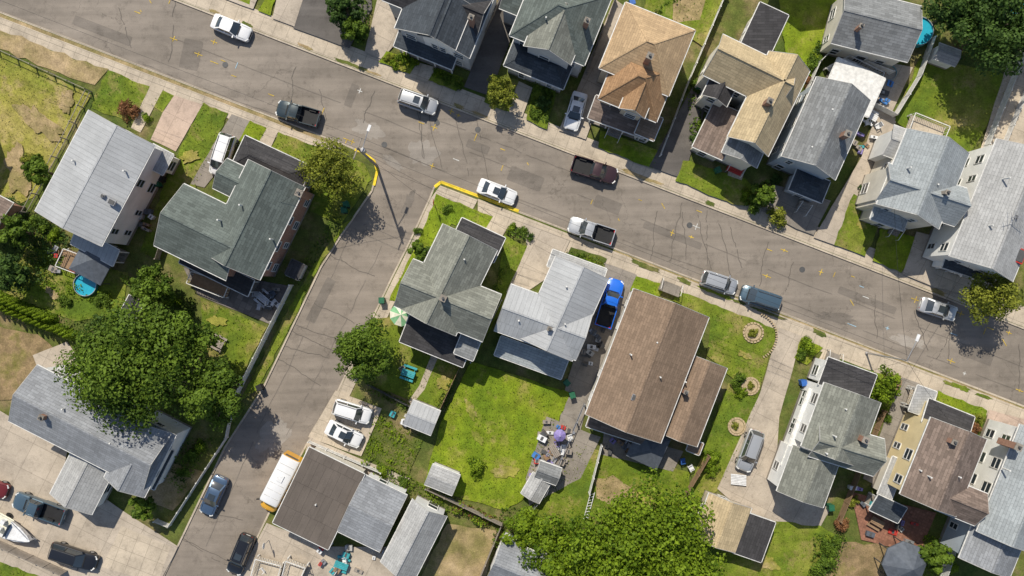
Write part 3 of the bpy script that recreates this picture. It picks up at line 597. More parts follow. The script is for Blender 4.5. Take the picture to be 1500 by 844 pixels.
tree('street_tree',485,252,45,7.5,'leaf_yellow',9000,40,.27); tree('round_tree',535,515,46,8,'leaf_green',12000,44,.30); tree('garden_tree',228,420,32,6,'leaf_green',5000,26)
tree('oak_tree',930,805,112,11,'leaf_bright',33000,90,.36); tree('oak_tree',825,808,54,7,'leaf_bright',9000,34); tree('garden_tree',765,778,34,5,'leaf_bright',4500,22); tree('oak_tree',1000,835,60,10,'leaf_bright',9000,36)
tree('shade_tree',1452,48,64,10,'leaf_dark',15000,46); tree('shade_tree',1400,14,40,8,'leaf_dark',7000,28); tree('shade_tree',1500,30,50,9,'leaf_dark',8000,30); tree('street_tree',1452,432,41,7,'leaf_yellow',8000,38,.27)
tree('garden_tree',735,138,25,4,'leaf_yellow',4200,22,.22); tree('garden_tree',522,44,20,4,'leaf_green',3000,18); tree('garden_tree',505,8,28,5,'leaf_dark',4000,22); tree('garden_tree',615,368,15,4,'leaf_green',1800,12)
tree('garden_tree',210,742,20,4,'leaf_green',2500,16); tree('garden_tree',1290,565,30,4,'leaf_bright',4000,22,.28); tree('garden_tree',58,250,22,4,'leaf_green',2600,16); tree('garden_tree',1120,285,20,3.5,'leaf_green',2200,16)
tree('garden_tree',1370,810,24,4,'leaf_green',3000,18); tree('garden_tree',20,400,26,5,'leaf_dark',3500,20); tree('garden_tree',25,340,24,5,'leaf_green',3000,18)
proto={}
def shrub(px,py,rpx,mat='leaf_green',name='shrub',hs=.9):
    key=(mat,random.randint(0,2))
    if key not in proto:
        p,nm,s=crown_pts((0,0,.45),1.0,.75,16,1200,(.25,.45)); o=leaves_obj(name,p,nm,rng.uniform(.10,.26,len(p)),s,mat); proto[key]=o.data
    else:
        o=bpy.data.objects.new(name,proto[key]); scene.collection.objects.link(o)
    r=rpx/S; c=P(px,py,r*.7); o.location=(c.x,c.y,.1); o.scale=(r*.95,r*.95,r*hs); o.rotation_euler=(0,0,random.random()*6.28); return o
for x,y,r,m in [(185,162,16,'leaf_red'),(215,173,8,'leaf_bright'),(1275,283,16,'leaf_dark'),(1142,316,16,'leaf_yellow'),(1042,672,14,'leaf_bright'),(1042,688,12,'leaf_bright'),(1184,508,14,'leaf_bright'),(1178,520,10,'leaf_green'),(697,683,15,'leaf_bright'),(1432,612,10,'leaf_yellow'),(1428,632,12,'leaf_red'),(656,308,8,'leaf_green'),(1218,800,16,'leaf_green'),(1205,825,18,'leaf_green'),(1232,770,12,'leaf_red'),
  (1105,300,14,'leaf_green'),(1092,285,9,'leaf_bright'),(1135,262,10,'leaf_dark'),(795,150,12,'leaf_dark'),(785,165,10,'leaf_green'),(803,138,9,'leaf_green'),(605,92,8,'leaf_bright'),(590,85,9,'leaf_bright'),(578,95,8,'leaf_bright'),(570,84,7,'leaf_yellow'),(655,118,8,'leaf_green'),(640,108,7,'leaf_bright'),(672,125,7,'leaf_green'),(1205,70,10,'leaf_dark'),(1195,90,12,'leaf_green'),(1185,120,9,'leaf_red'),
  (750,335,9,'leaf_bright'),(765,340,9,'leaf_green'),(778,346,7,'leaf_dark'),(850,380,9,'leaf_green'),(865,385,8,'leaf_bright'),(838,376,7,'leaf_green'),(1385,215,8,'leaf_yellow'),(1165,250,9,'leaf_green'),(1022,125,10,'leaf_green'),(1018,205,9,'leaf_dark'),(1025,185,8,'leaf_green'),(210,690,10,'leaf_green'),(280,670,12,'leaf_green'),(292,655,10,'leaf_bright'),(268,690,10,'leaf_green'),(40,235,10,'leaf_yellow'),(75,268,10,'leaf_green'),(1500,770,20,'leaf_green'),(1395,830,12,'leaf_bright'),(1250,735,9,'leaf_yellow'),
  (55,330,14,'leaf_green'),(80,345,12,'leaf_bright'),(95,440,10,'leaf_green'),(150,440,12,'leaf_green'),(170,465,12,'leaf_bright'),(145,470,10,'leaf_dark'),(250,440,12,'leaf_bright'),(270,460,10,'leaf_green'),(15,300,14,'leaf_dark'),(70,300,10,'leaf_bright'),(440,300,8,'leaf_dark'),(1080,555,12,'leaf_green'),(1085,575,9,'leaf_bright'),(612,340,7,'leaf_green'),(700,760,9,'leaf_green'),(560,690,10,'leaf_bright'),(590,706,9,'leaf_green'),(1300,610,9,'leaf_green')]: shrub(x,y,r,m)
def inpoly(pts,x,y):
    c=np.zeros(len(x),bool); n=len(pts)
    for i in range(n):
        x1,y1=pts[i-1];x2,y2=pts[i]
        if y1==y2: continue
        c^=((y1>y)!=(y2>y))&(x<(x2-x1)*(y-y1)/(y2-y1)+x1)
    return c
def sample(pts,dens):
    q=[tuple(P(*p)[:2]) for p in pts]; xs=[a for a,b in q];ys=[b for a,b in q]; A=(max(xs)-min(xs))*(max(ys)-min(ys)); n=int(A*dens)
    x=rng.uniform(min(xs),max(xs),n);y=rng.uniform(min(ys),max(ys),n); m=inpoly(q,x,y); return x[m],y[m]
for tf in ('grass_tuft','grass_tuft_dry'):
    X=[];Y=[]
    for pts,d,t in lawns:
        if t==tf: x,y=sample(pts,d); X.append(x);Y.append(y)
    x=np.concatenate(X);y=np.concatenate(Y); n=len(x); nm=rng.normal(size=(n,3))*.7+np.array([0,0,1]); nm/=np.linalg.norm(nm,axis=1)[:,None]
    sh=.5+.25*np.sin(x*.9+1.3*np.sin(y*.7))*np.cos(y*.8)+rng.normal(0,.22,n)
    leaves_obj('grass_tufts',np.stack([x,y,rng.uniform(.27,.40,n)],1),nm,rng.uniform(.06,.2,n),sh,tf)
def foliage(pts,dens,h,mat,name='garden_plants',leaf=.22,clump=.8):
    x,y=sample(pts,dens); n=len(x)
    if n==0:return
    g=(np.sin(x*1.7+np.sin(y*1.1)*2)+np.cos(y*1.9+np.sin(x*1.3)*2)+np.sin(x*4.1+y*3.3)*.6+2.6)/5.2
    k=(g+rng.normal(0,.08,n))>(1-clump)*.9; x,y,g=x[k],y[k],g[k]; n=len(x)
    nm=rng.normal(size=(n,3))*.6+np.array([0,0,.8]); nm/=np.linalg.norm(nm,axis=1)[:,None]
    z=.12+h*g**1.5*rng.uniform(.5,1.1,n); leaves_obj(name,np.stack([x,y,z],1),nm,rng.uniform(.5,1.4,n)*leaf,g*.8+rng.normal(0,.18,n),mat)
foliage([(0,330),(60,300),(110,350),(90,400),(40,430),(-20,420)],45,1.6,'leaf_dark'); foliage([(60,340),(90,350),(70,400),(40,380)],30,.9,'leaf_bright')
foliage([(110,470),(180,460),(205,470),(190,520),(120,500)],40,1.4,'leaf_green'); foliage([(20,430),(110,470),(100,500),(0,460)],30,1,'leaf_green')
foliage([(60,400),(170,430),(165,450),(60,425)],30,1,'leaf_bright'); foliage([(180,400),(290,440),(280,480),(200,450)],40,1.5,'leaf_green')
foliage([(255,640),(320,640),(270,720),(240,690)],35,1.3,'leaf_green'); foliage([(535,665),(600,695),(640,715),(740,760),(730,775),(620,735),(530,680)],50,1.5,'leaf_bright')
foliage([(548,605),(622,640),(600,690),(535,665)],22,.5,'leaf_bright','vegetable_plants',.3); foliage([(735,740),(800,750),(870,770),(870,860),(760,850),(720,790)],40,1.6,'leaf_green')
foliage([(655,560),(668,565),(640,625),(628,618)],50,1.2,'leaf_green'); foliage([(735,385),(745,390),(700,510),(690,505)],40,1.0,'leaf_green'); foliage([(1255,540),(1315,560),(1295,610),(1275,600)],40,1.2,'leaf_bright')
foliage([(1190,780),(1240,780),(1220,850),(1180,850)],40,1.3,'leaf_green'); foliage([(1350,780),(1400,790),(1385,850),(1340,850)],40,1.2,'leaf_bright'); foliage([(748,328),(782,342),(776,356),(742,344)],60,.9,'leaf_green')
foliage([(830,365),(888,380),(880,405),(822,385)],35,.7,'leaf_yellow'); foliage([(568,75),(612,95),(600,110),(556,92)],40,.7,'leaf_yellow'); foliage([(640,102),(680,117),(672,130),(632,116)],50,.8,'leaf_green')
foliage([(1195,60),(1215,60),(1175,130),(1160,120)],60,1.2,'leaf_green'); foliage([(780,120),(815,135),(800,182),(775,170)],60,1.2,'leaf_green'); foliage([(1005,130),(1035,120),(1020,200),(1010,220)],40,1.0,'leaf_green')
foliage([(1085,270),(1120,280),(1125,305),(1090,300)],60,1.0,'leaf_yellow'); foliage([(1380,-20),(1560,-20),(1540,80),(1400,90)],30,1.3,'leaf_dark'); foliage([(540,560),(600,590),(596,600),(536,572)],50,1.0,'leaf_green')
foliage([(500,300),(515,305),(440,420),(425,415)],30,.5,'leaf_green'); foliage([(985,0),(1000,0),(960,30),(950,20)],50,1.0,'leaf_green'); foliage([(1420,235),(1440,240),(1400,330),(1395,300)],30,.6,'leaf_green')
foliage([(480,-20),(545,-20),(540,60),(505,50)],50,1.4,'leaf_green'); foliage([(560,-20),(590,-20),(580,0),(556,0)],40,1,'leaf_dark'); foliage([(670,730),(735,760),(725,775),(660,745)],40,.9,'leaf_red'); foliage([(300,520),(350,530),(335,565),(290,550)],30,.8,'leaf_green')
Pp=[];Nn=[];Ss=[]
for row in ((0,445,112,492),(-20,425,80,468)):
    for i in range(15):
        t=i/14; c=P(row[0]+(row[2]-row[0])*t,row[1]+(row[3]-row[1])*t); k=700; hh=random.uniform(2.2,2.9); z=rng.power(.7,k)*hh; th=rng.uniform(0,6.28,k); r=(1-z/hh)*.62*rng.uniform(.8,1.1,k)+.05
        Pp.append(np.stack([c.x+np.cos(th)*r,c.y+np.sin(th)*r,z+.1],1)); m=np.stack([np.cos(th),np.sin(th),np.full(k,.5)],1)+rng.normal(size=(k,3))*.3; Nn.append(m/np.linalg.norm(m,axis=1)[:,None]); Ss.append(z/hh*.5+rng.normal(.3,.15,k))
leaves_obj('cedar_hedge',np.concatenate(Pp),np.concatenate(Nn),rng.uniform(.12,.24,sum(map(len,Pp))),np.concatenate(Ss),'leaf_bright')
# ------------------------------------------------------------------ vehicles
def loft(mb,rows,mat,closed=False):
    for a,b in zip(rows,rows[1:]):
        for i in range(len(a)-1): mb.face([a[i],b[i],b[i+1],a[i+1]],mat(i) if callable(mat) else mat)
def weld(o,ang=40):
    import bmesh
    bm=bmesh.new(); bm.from_mesh(o.data); bmesh.ops.remove_doubles(bm,verts=bm.verts,dist=.002); bmesh.ops.recalc_face_normals(bm,faces=bm.faces)
    for f in bm.faces:f.smooth=True
    for e in bm.edges:
        if len(e.link_faces)==2 and e.calc_face_angle(0)>math.radians(ang): e.smooth=False
    bm.to_mesh(o.data); bm.free()
def vehicle(name,px,py,ang,kind,col,Lpx=None,z=.02,flip=False):
    L={'sedan':4.75,'suv':4.75,'pickup':5.5,'van':5.0}[kind]; Wd={'sedan':1.88,'suv':1.95,'pickup':2.02,'van':2.0}[kind]
    if Lpx: L=Lpx/S
    c=P(px,py,.9); e=empty(name,(c.x,c.y,z),-math.radians(ang)+(math.pi if flip else 0)); pm=M['paint_'+col]
    hz={'sedan':(.62,.78,.93,.96,.98,.90),'suv':(.75,.95,1.05,1.05,1.05,1.0),'pickup':(.8,1.02,1.12,1.12,1.1,1.05),'van':(.7,.9,1.02,1.05,1.05,1.0)}[kind]
    xs=[.5,.485,.45,.33,.20,0,-.2,-.36,-.455,-.49,-.5]; wf=[.72,.86,.95,1,1,1,1,.99,.95,.88,.76]
    zd=[hz[0]*.85,hz[0],hz[0]+.1,hz[1]+.03,hz[2],hz[3],hz[3],hz[4],hz[4],hz[5],hz[5]*.8]
    ring=lambda x,w,zt:[(x,-w*.90,.22),(x,-w,.42),(x,-w,zt-.20),(x,-w*.95,zt-.06),(x,-w*.8,zt),(x,-w*.4,zt+.025),(x,0,zt+.03),(x,w*.4,zt+.025),(x,w*.8,zt),(x,w*.95,zt-.06),(x,w,zt-.20),(x,w,.42),(x,w*.90,.22)]
    mb=MB(); rows=[ring(x*L,Wd/2*w,zt) for x,w,zt in zip(xs,wf,zd)]
    if kind=='pickup':
        cut=-.06*L; rows=[r for r,x in zip(rows,xs) if x*L>cut]+[ring(cut,Wd/2,hz[3])]
    loft(mb,rows,pm); mb.face(rows[0][::-1],pm); mb.face(rows[-1],pm)
    if kind=='pickup':
        x0,x1=cut,-.5*L; zt=1.12; w=Wd/2; t=.10; fl=.68
        mb.prism([(x0,-w+t),(x1+t,-w+t),(x1+t,w-t),(x0,w-t)],.3,fl,'black')
        for s in (-1,1): mb.prism([(x0,s*w),(x1,s*w*.98),(x1,s*(w-t)),(x0,s*(w-t))],.3,zt,pm)
        mb.prism([(x1,-w+t+.002),(x1+t,-w+t+.002),(x1+t,w-t-.002),(x1,w-t-.002)],.3,zt-.01,pm)
        for s in (-1,1): mb.prism([(x0-.9,s*(w-t-.002)),(x0-1.7,s*(w-t-.002)),(x0-1.7,s*(w-t-.25)),(x0-.9,s*(w-t-.25))],fl,fl+.22,'black')
    o=mb.build('body',e); weld(o,35)
    g={'sedan':(.20,.06,-.22,-.37,1.44),'suv':(.24,.12,-.40,-.475,1.72),'pickup':(.22,.12,-.03,-.075,1.78),'van':(.32,.18,-.42,-.485,1.75)}[kind]
    zb=hz[3]-.02; b0,t0,t1,b1=[v*L for v in g[:4]]; zt=g[4]; wb=Wd/2*.87; wt=Wd/2*.68
    nb=6
    def row(x,z,w,bow,cr): return [(x+bow*(1-(2*i/nb-1)**2),w*(2*i/nb-1),z+cr*(1-(2*i/nb-1)**2)) for i in range(nb+1)]
    A=row(b0,zb,wb,.10,0);B=row(t0,zt-.03,wt,.06,.03);Bm=row((t0+t1)/2,zt,wt*1.02,0,.05);C=row(t1,zt-.04,wt,-.04,.03);D=row(b1,zb,wb*.97,-.06,0)
    mb=MB(); loft(mb,[A,B],'car_glass'); loft(mb,[B,Bm,C],pm); loft(mb,[C,D],'car_glass')
    for i in (0,nb):
        mb.face([A[i],B[i],Bm[i],C[i],D[i]],'car_glass')
    o=mb.build('cabin',e); weld(o,30)
    mb=MB()
    for i in (0,nb):
        s=-1 if i==0 else 1
        mb.beam(A[i],B[i],.09,.07,pm); mb.beam(B[i],Bm[i],.09,.07,pm); mb.beam(Bm[i],C[i],.09,.07,pm); mb.beam(C[i],D[i],.14,.08,pm)
        xm=(t0+t1)/2; mb.beam((xm,s*wt*1.03,zt-.02),(xm-.05,s*wb*1.0,zb),.09,.05,pm)
        mb.beam((b0-.35*abs(b0-t0),s*(wb+.02),zb+.12),(b0-.35*abs(b0-t0),s*(Wd/2+.17),zb+.14),.12,.14,pm)
        mb.beam((L*.487,s*Wd*.26,hz[0]-.02),(L*.44,s*Wd*.44,hz[0]+.03),.16,.14,'lamp_glass'); mb.beam((-L*.492,s*Wd*.24,hz[5]-.16),(-L*.465,s*Wd*.45,hz[5]-.14),.1,.16,'tail_red')
        mb.beam((L*.44,s*Wd*.36,hz[0]+.105),(b0+.1,s*Wd*.38,hz[2]+.03),.02,.012,'black')
        if kind in('suv','van'): mb.beam((t0-.1,s*wt*.92,zt+.05),(t1+.1,s*wt*.92,zt+.04),.05,.06,'trim_dark')
    mb.beam((L*.498,-Wd*.22,.55),(L*.498,Wd*.22,.55),.05,.18,'black'); mb.beam((-L*.503,-.26,.72),(-L*.503,.26,.72),.02,.12,'white_paint')
    mb.beam((b0+.13,-wb*.7,zb+.035),(b0+.13,wb*.7,zb+.035),.1,.03,'black')
    if random.random()<.45 and kind in('sedan','suv'): mb.box(((t0*.75+t1*.25),0,zt+.045),(.7,.8,.02),0,'car_glass')
    mb.build('trim',e)
    mb=MB()
    for x in (.32*L,-.31*L):
        for s in (-1,1):
            mb.cyl((x,s*(Wd/2-.24),.34),(x,s*(Wd/2+.01),.34),.34,.34,'rubber',18); mb.cyl((x,s*(Wd/2),.34),(x,s*(Wd/2+.02),.34),.21,.20,'rim',12)
    mb.build('wheels',e); return e
V=vehicle
V('silver_sedan',338,40,22,'sedan','white',58); V('dark_pickup_truck',436,166,16,'pickup','dgreen',64,flip=True); V('silver_sedan',612,149,19,'suv','silver',58); V('silver_sedan',843,163,106,'sedan','white',56,z=.24)
V('dark_pickup_truck',871,249,17,'pickup','maroon',68); V('white_sedan',728,281,21,'sedan','white',58); V('silver_pickup_truck',866,338,18,'pickup','silver',68,flip=True); V('blue_pickup_truck',893,444,107,'pickup','blue',72,z=.24,flip=True)
V('silver_suv',1054,414,18,'suv','silver',53); V('dark_minivan',1115,437,18,'van','slate',60,flip=True); V('silver_sedan',1376,453,17,'sedan','silver',56); V('white_minivan',326,227,108,'van','white',62,z=.24)
V('silver_suv',1098,660,110,'suv','silver',62,z=.24); V('white_suv',516,603,17,'suv','white',56,z=.24); V('white_sedan',504,636,26,'sedan','white',55,z=.24); V('dark_blue_sedan',312,727,114,'sedan','navy',60); V('black_suv',352,813,112,'suv','black',60)
V('grey_pickup_truck',58,744,20,'pickup','slate',78,z=.24,flip=True); V('black_suv',108,815,18,'suv','black',70,z=.24); V('dark_red_car',-16,712,20,'sedan','red',56,z=.24)
# bus
c=P(410,708,1.4); e=empty('school_bus',(c.x,c.y,.02),-math.radians(117)); mb=MB()
def rr(x,w,z0,z1): return [(x,-w,z0),(x,-w,z1-.35),(x,-w*.93,z1-.12),(x,-w*.75,z1-.02),(x,0,z1+.04),(x,w*.75,z1-.02),(x,w*.93,z1-.12),(x,w,z1-.35),(x,w,z0)]
rows=[rr(x,w,.35,z1) for x,w,z1 in [(-3.5,1.08,2.5),(-3.4,1.15,2.65),(-1,1.15,2.7),(2.0,1.15,2.7),(2.25,1.12,2.6)]]
loft(mb,rows,lambda i:'paint_white' if 1<=i<=6 else 'paint_busyellow'); mb.face(rows[0],'paint_busyellow'); mb.face(rows[-1],'paint_busyellow')
rows=[rr(x,w,.35,z1) for x,w,z1 in [(2.25,1.05,1.6),(3.2,.98,1.4),(3.5,.8,1.15)]]; loft(mb,rows,'paint_busyellow'); mb.face(rows[-1],'paint_busyellow')
o=mb.build('body',e); weld(o,40); mb=MB()
for s in (-1,1):
    for i in range(6): mb.beam((-3.1+i*.85,s*1.16,1.85),(-2.45+i*.85,s*1.16,1.85),.03,.6,'car_glass')
    mb.beam((-3.4,s*1.17,1.3),(2.1,s*1.17,1.3),.03,.06,'black'); mb.beam((2.4,s*1.1,2.0),(2.6,s*1.45,2.0),.1,.25,'black')
    for x in (-2.2,2.6): mb.cyl((x,s*.85,.45),(x,s*1.17,.45),.45,.45,'rubber',18)
mb.beam((2.28,-.95,2.05),(2.28,.95,2.05),.05,.7,'car_glass'); mb.box((-1,0,2.78),(.8,.7,.08),0,'white_plastic'); mb.beam((-3.52,-.8,2.0),(-3.52,.8,2.0),.03,.5,'car_glass'); mb.beam((3.5,-.8,.6),(3.5,.8,.6),.15,.2,'black')
for x in (-2.6,-1.8,-.2,.6,1.4): mb.beam((x,-.85,2.72),(x,.85,2.72),.03,.03,'gutter')
mb.build('windows_and_wheels',e)
# boat
c=P(12,772,1); e=empty('motor_boat',(c.x,c.y,.2),-math.radians(28)); mb=MB(); rows=[];st=[(-3.2,.95),(-1.5,1.12),(0.3,1.1),(1.6,.85),(2.6,.45),(3.2,.05)]
for x,w in st: rows.append([(x,-w,1.35),(x,-w*.85,.8),(x,0,.5),(x,w*.85,.8),(x,w,1.35)])
loft(mb,rows,'paint_white'); mb.face(rows[0],'paint_white')
D=[(x,w*.99) for x,w in st if x>=.3]; mb.face([(x,-w,1.36) for x,w in D]+[(x,w,1.36) for x,w in D[::-1]],'white_plastic')
D=[(x,w*.98) for x,w in st if x<=.3]; mb.face([(x,-w,.9) for x,w in D]+[(x,w,.9) for x,w in D[::-1]],'canvas_cream')
mb.beam((.4,-.8,1.6),(.4,.8,1.6),.06,.5,'car_glass'); mb.box((-.6,-.45,1.15),(.5,.5,.5),0,'white_plastic'); mb.box((-.6,.45,1.15),(.5,.5,.5),0,'white_plastic'); mb.box((-3.3,0,1.3),(.45,.4,.8),0,'black'); mb.box((-2.4,0,1.05),(.5,1.6,.3),0,'tarp_blue')
for s in (-1,1): mb.cyl((-.8,s*.9,.3),(-.8,s*1.1,.3),.3,.3,'rubber',14); mb.beam((-2.5,s*.6,.4),(3.5,0,.4),.1,.1,'metal_galv'); mb.beam((.3,s*1.08,1.5),(2.9,s*.2,1.5),.04,.04,'metal_galv')
mb.build('hull',e)
# ------------------------------------------------------------------ street furniture
e=empty('utility_pole'); b=P(552,243); t=Vector((b.x,b.y,11.5)); mb=MB(); mb.cyl((b.x,b.y,0),t,.17,.11,'wood_grey',12)
r=-math.radians(111); d=Vector((math.cos(r),math.sin(r),0)); mb.beam(t-d*1.2-Vector((0,0,.5)),t+d*1.2-Vector((0,0,.5)),.1,.12,'wood_grey'); mb.cyl((b.x+.35,b.y,9.2),(b.x+.35,b.y,10.2),.25,.25,'metal_galv'); 
a=Vector((b.x,b.y,9)); l=a-d*2.2+Vector((0,0,.6)); mb.cyl(a,l,.05,.04,'metal_galv',8); mb.beam(l,l-d*.7,.28,.12,'white_plastic'); mb.build('pole',e)
def wire(a,b,sag=.8,n=14):
    mb=MB(); a=Vector(a);b=Vector(b); pr=a
    for i in range(1,n+1):
        t_=i/n; p=a.lerp(b,t_); p.z-=sag*4*t_*(1-t_); mb.beam(pr,p,.022,.022,'black'); pr=p
    mb.build('overhead_wire')
b2=P(1268,517); q2=Vector((b2.x,b2.y,9.3)); u21=Vector((math.cos(-math.radians(21)),math.sin(-math.radians(21)),0))
for k in (-1.1,0,1.1):
    wire(t+d*k-Vector((0,0,.4)),t+d*k-u21*48-Vector((0,0,.4)),1.2); wire(t+d*k-Vector((0,0,.4)),q2+d*k*.5,1.6,24)
for (x,y,zz) in [(700,352,5),(372,322,6),(845,392,5)]: wire(t-Vector((0,0,1)),P(x,y,zz),.5)
for (x,y,zz) in [(1240,556,5),(1388,614,6),(1310,300,6),(1424,385,5)]: wire(q2,P(x,y,zz),.4)
def lamp(px,py,h,dirang,arm=2.2):
    e=empty('street_lamp'); b=P(px,py); mb=MB(); mb.cyl((b.x,b.y,0),(b.x,b.y,h),.11,.07,'metal_galv',12); r=math.radians(dirang); d=Vector((math.cos(r),math.sin(r),0)); a=Vector((b.x,b.y,h-.1)); l=a+d*arm+Vector((0,0,.4)); mb.cyl(a,l,.045,.035,'metal_galv',8)
    mb.beam(l-d*.1,l+d*.65,.3,.12,'white_plastic'); mb.cyl((b.x,b.y,0.1),(b.x,b.y,.4),.18,.16,'metal_galv'); mb.build('pole',e)
lamp(1268,517,9.3,69,2.3); 
def sign(px,py,col='plastic_red',name='traffic_sign'):
    e=empty(name); b=P(px,py); mb=MB(); mb.cyl((b.x,b.y,0),(b.x,b.y,2.6),.04,.04,'metal_galv',8); mb.cyl((b.x+.05,b.y,2.3),(b.x+.08,b.y,2.3),.38,.38,col,8); mb.build('sign',e)
sign(637,300,'plastic_red','stop_sign'); sign(1390,402,'white_plastic'); sign(395,790,'white_plastic')
def bin_(px,py,m='bin_green'):
    e=empty('wheelie_bin'); b=P(px,py,.5); mb=MB(); a=random.random(); mb.box((b.x,b.y,.65),(.58,.62,.95),a,m); mb.box((b.x,b.y,1.16),(.64,.70,.08),a,m); mb.beam((b.x-.25,b.y-.36,1.1),(b.x+.25,b.y-.36,1.1),.06,.06,'black'); mb.cyl((b.x-.3,b.y-.3,.2),(b.x+.3,b.y-.3,.2),.1,.1,'rubber'); mb.build('bin_body',e)
for x,y,m in [(508,300,'bin_green'),(505,308,'bin_green'),(838,578,'bin_green'),(830,560,'bin_green'),(1175,560,'bin_blue'),(1022,128,'bin_green'),(238,262,'black'),(232,270,'bin_green'),(880,505,'black'),(740,10,'bin_blue'),(745,18,'bin_blue'),(925,5,'bin_blue'),(1215,742,'bin_green'),(560,440,'bin_green'),(382,567,'black'),(1395,395,'black'),(1050,250,'bin_green')]: bin_(x,y,m)
def pool(px,py,r,h=1.1):
    e=empty('swimming_pool'); b=P(px,py,h); R_=r/S; mb=MB(); n=28
    for i in range(n):
        a0,a1=2*math.pi*i/n,2*math.pi*(i+1)/n; f=lambda a,rr,z:(b.x+math.cos(a)*rr,b.y+math.sin(a)*rr,z)
        mb.face([f(a0,R_,.1),f(a1,R_,.1),f(a1,R_,h),f(a0,R_,h)],'teal_plastic'); mb.face([f(a0,R_,h),f(a1,R_,h),f(a1,R_*.95,h),f(a0,R_*.95,h)],'metal_galv'); mb.face([f(a0,R_*.95,h),f(a1,R_*.95,h),f(a1,R_*.95,h-.3),f(a0,R_*.95,h-.3)],'teal_plastic')
    mb.build('pool_wall',e); mb=MB(); mb.face([(b.x+math.cos(i*2*math.pi/n)*R_*.95,b.y+math.sin(i*2*math.pi/n)*R_*.95,h-.2) for i in range(n)],'water_pool'); mb.build('water',e)
pool(124,417,17,.7); pool(1347,45,21); pool(1303,106,11,.5); pool(1480,-8,30)
def canopy(name,px,py,r,n,h,rise,m1,m2,ang=20,posts=True):
    e=empty(name); b=P(px,py,h); R_=r/S; mb=MB(); a=-math.radians(ang)
    pt=lambda i,rr,z:(b.x+math.cos(a+2*math.pi*(i+.5)/n)*rr,b.y+math.sin(a+2*math.pi*(i+.5)/n)*rr,z)
    for i in range(n): mb.face([pt(i,R_,h),pt(i+1,R_,h),(b.x,b.y,h+rise)],m1 if i%2 else m2); mb.face([pt(i,R_,h),pt(i+1,R_,h),pt(i+1,R_,h-.2),pt(i,R_,h-.2)],m1)
    if posts:
        for i in range(n): mb.beam(pt(i,R_*.93,.1),pt(i,R_*.93,h-.05),.1,.1,'trim_dark')
    else: mb.cyl((b.x,b.y,.1),(b.x,b.y,h+rise+.1),.04,.04,'trim_white',8)
    mb.build('canopy',e)
canopy('patio_umbrella',588,461,17,10,2.4,.5,'canvas_green','canvas_cream',0,False); canopy('gazebo',1325,826,32,8,2.6,1.9,'tent_grey','tent_grey'); canopy('gazebo_tent',136,383,36,4,2.4,1.1,'tent_grey','tent_grey',28); canopy('gazebo_tent',950,656,34,4,2.3,1.1,'tent_grey','tent_grey',25)
canopy('patio_umbrella',238,228,9,8,2.3,.4,'canvas_cream','canvas_cream',0,False); canopy('patio_umbrella',820,638,9,8,2.2,.4,'violet_plastic','violet_plastic',0,False)
def table(px,py,ang=20,m='wood_grey'):
    e=empty('picnic_table'); b=P(px,py,.8); a=-math.radians(ang); u=Vector((math.cos(a),math.sin(a),0)); v=Vector((-u.y,u.x,0)); mb=MB(); c=Vector((b.x,b.y,0))
    for k in (-.3,-.1,.1,.3): mb.beam(c+v*k-u*.8+Vector((0,0,.95)),c+v*k+u*.8+Vector((0,0,.95)),.17,.05,m)
    for k in (-.75,.75): mb.beam(c+v*k-u*.8+Vector((0,0,.6)),c+v*k+u*.8+Vector((0,0,.6)),.25,.05,m)
    for k in (-.6,.6):
        mb.beam(c+u*k-v*.8+Vector((0,0,.55)),c+u*k+v*.8+Vector((0,0,.55)),.08,.08,m)
        for s in (-1,1): mb.beam(c+u*k+v*s*.6+Vector((0,0,.1)),c+u*k+v*s*.25+Vector((0,0,.92)),.08,.08,m)
    mb.build('table',e)
for x,y,a,m in [(318,502,30,'wood_grey'),(598,547,20,'teal_plastic'),(385,437,40,'metal_galv'),(1310,560,10,'wood'),(812,660,60,'wood_grey'),(500,828,20,'teal_plastic'),(1275,170,30,'white_plastic'),(1285,765,30,'wood')]: table(x,y,a,m)
def chair(px,py,m):
    e=empty('garden_chair'); b=P(px,py,.5); a=random.random()*6.28; u=Vector((math.cos(a),math.sin(a),0)); v=Vector((-u.y,u.x,0)); c=Vector((b.x,b.y,0)); mb=MB()
    mb.box((b.x,b.y,.55),(.55,.55,.07),a,m); k=c-u*.3; mb.beam(k-v*.27+Vector((0,0,.9)),k+v*.27+Vector((0,0,.9)),.06,.7,m)
    for s in (-1,1):
        mb.beam(c+v*s*.3-u*.25+Vector((0,0,.8)),c+v*s*.3+u*.25+Vector((0,0,.8)),.07,.05,m)
        for q in (-1,1): mb.beam(c+v*s*.25+u*q*.25+Vector((0,0,.1)),c+v*s*.25+u*q*.25+Vector((0,0,.8 if q>0 else .55)),.05,.05,m)
    mb.build('chair',e)
for x,y,m in [(375,430,'metal_galv'),(395,445,'white_plastic'),(380,450,'metal_galv'),(400,430,'tent_grey'),(310,495,'wood'),(590,540,'wood_grey'),(1270,180,'white_plastic'),(1285,185,'white_plastic'),(815,650,'violet_plastic'),(825,655,'white_plastic'),(800,668,'wood'),(835,640,'white_plastic'),(790,690,'metal_galv'),(95,370,'wood'),(110,395,'plastic_red'),(1300,755,'wood'),(1315,770,'trim_dark'),(505,820,'white_plastic'),(490,835,'white_plastic'),(1280,745,'wood'),(385,835,'white_plastic'),(1000,675,'bin_blue'),(1012,685,'white_plastic')]: chair(x,y,m)
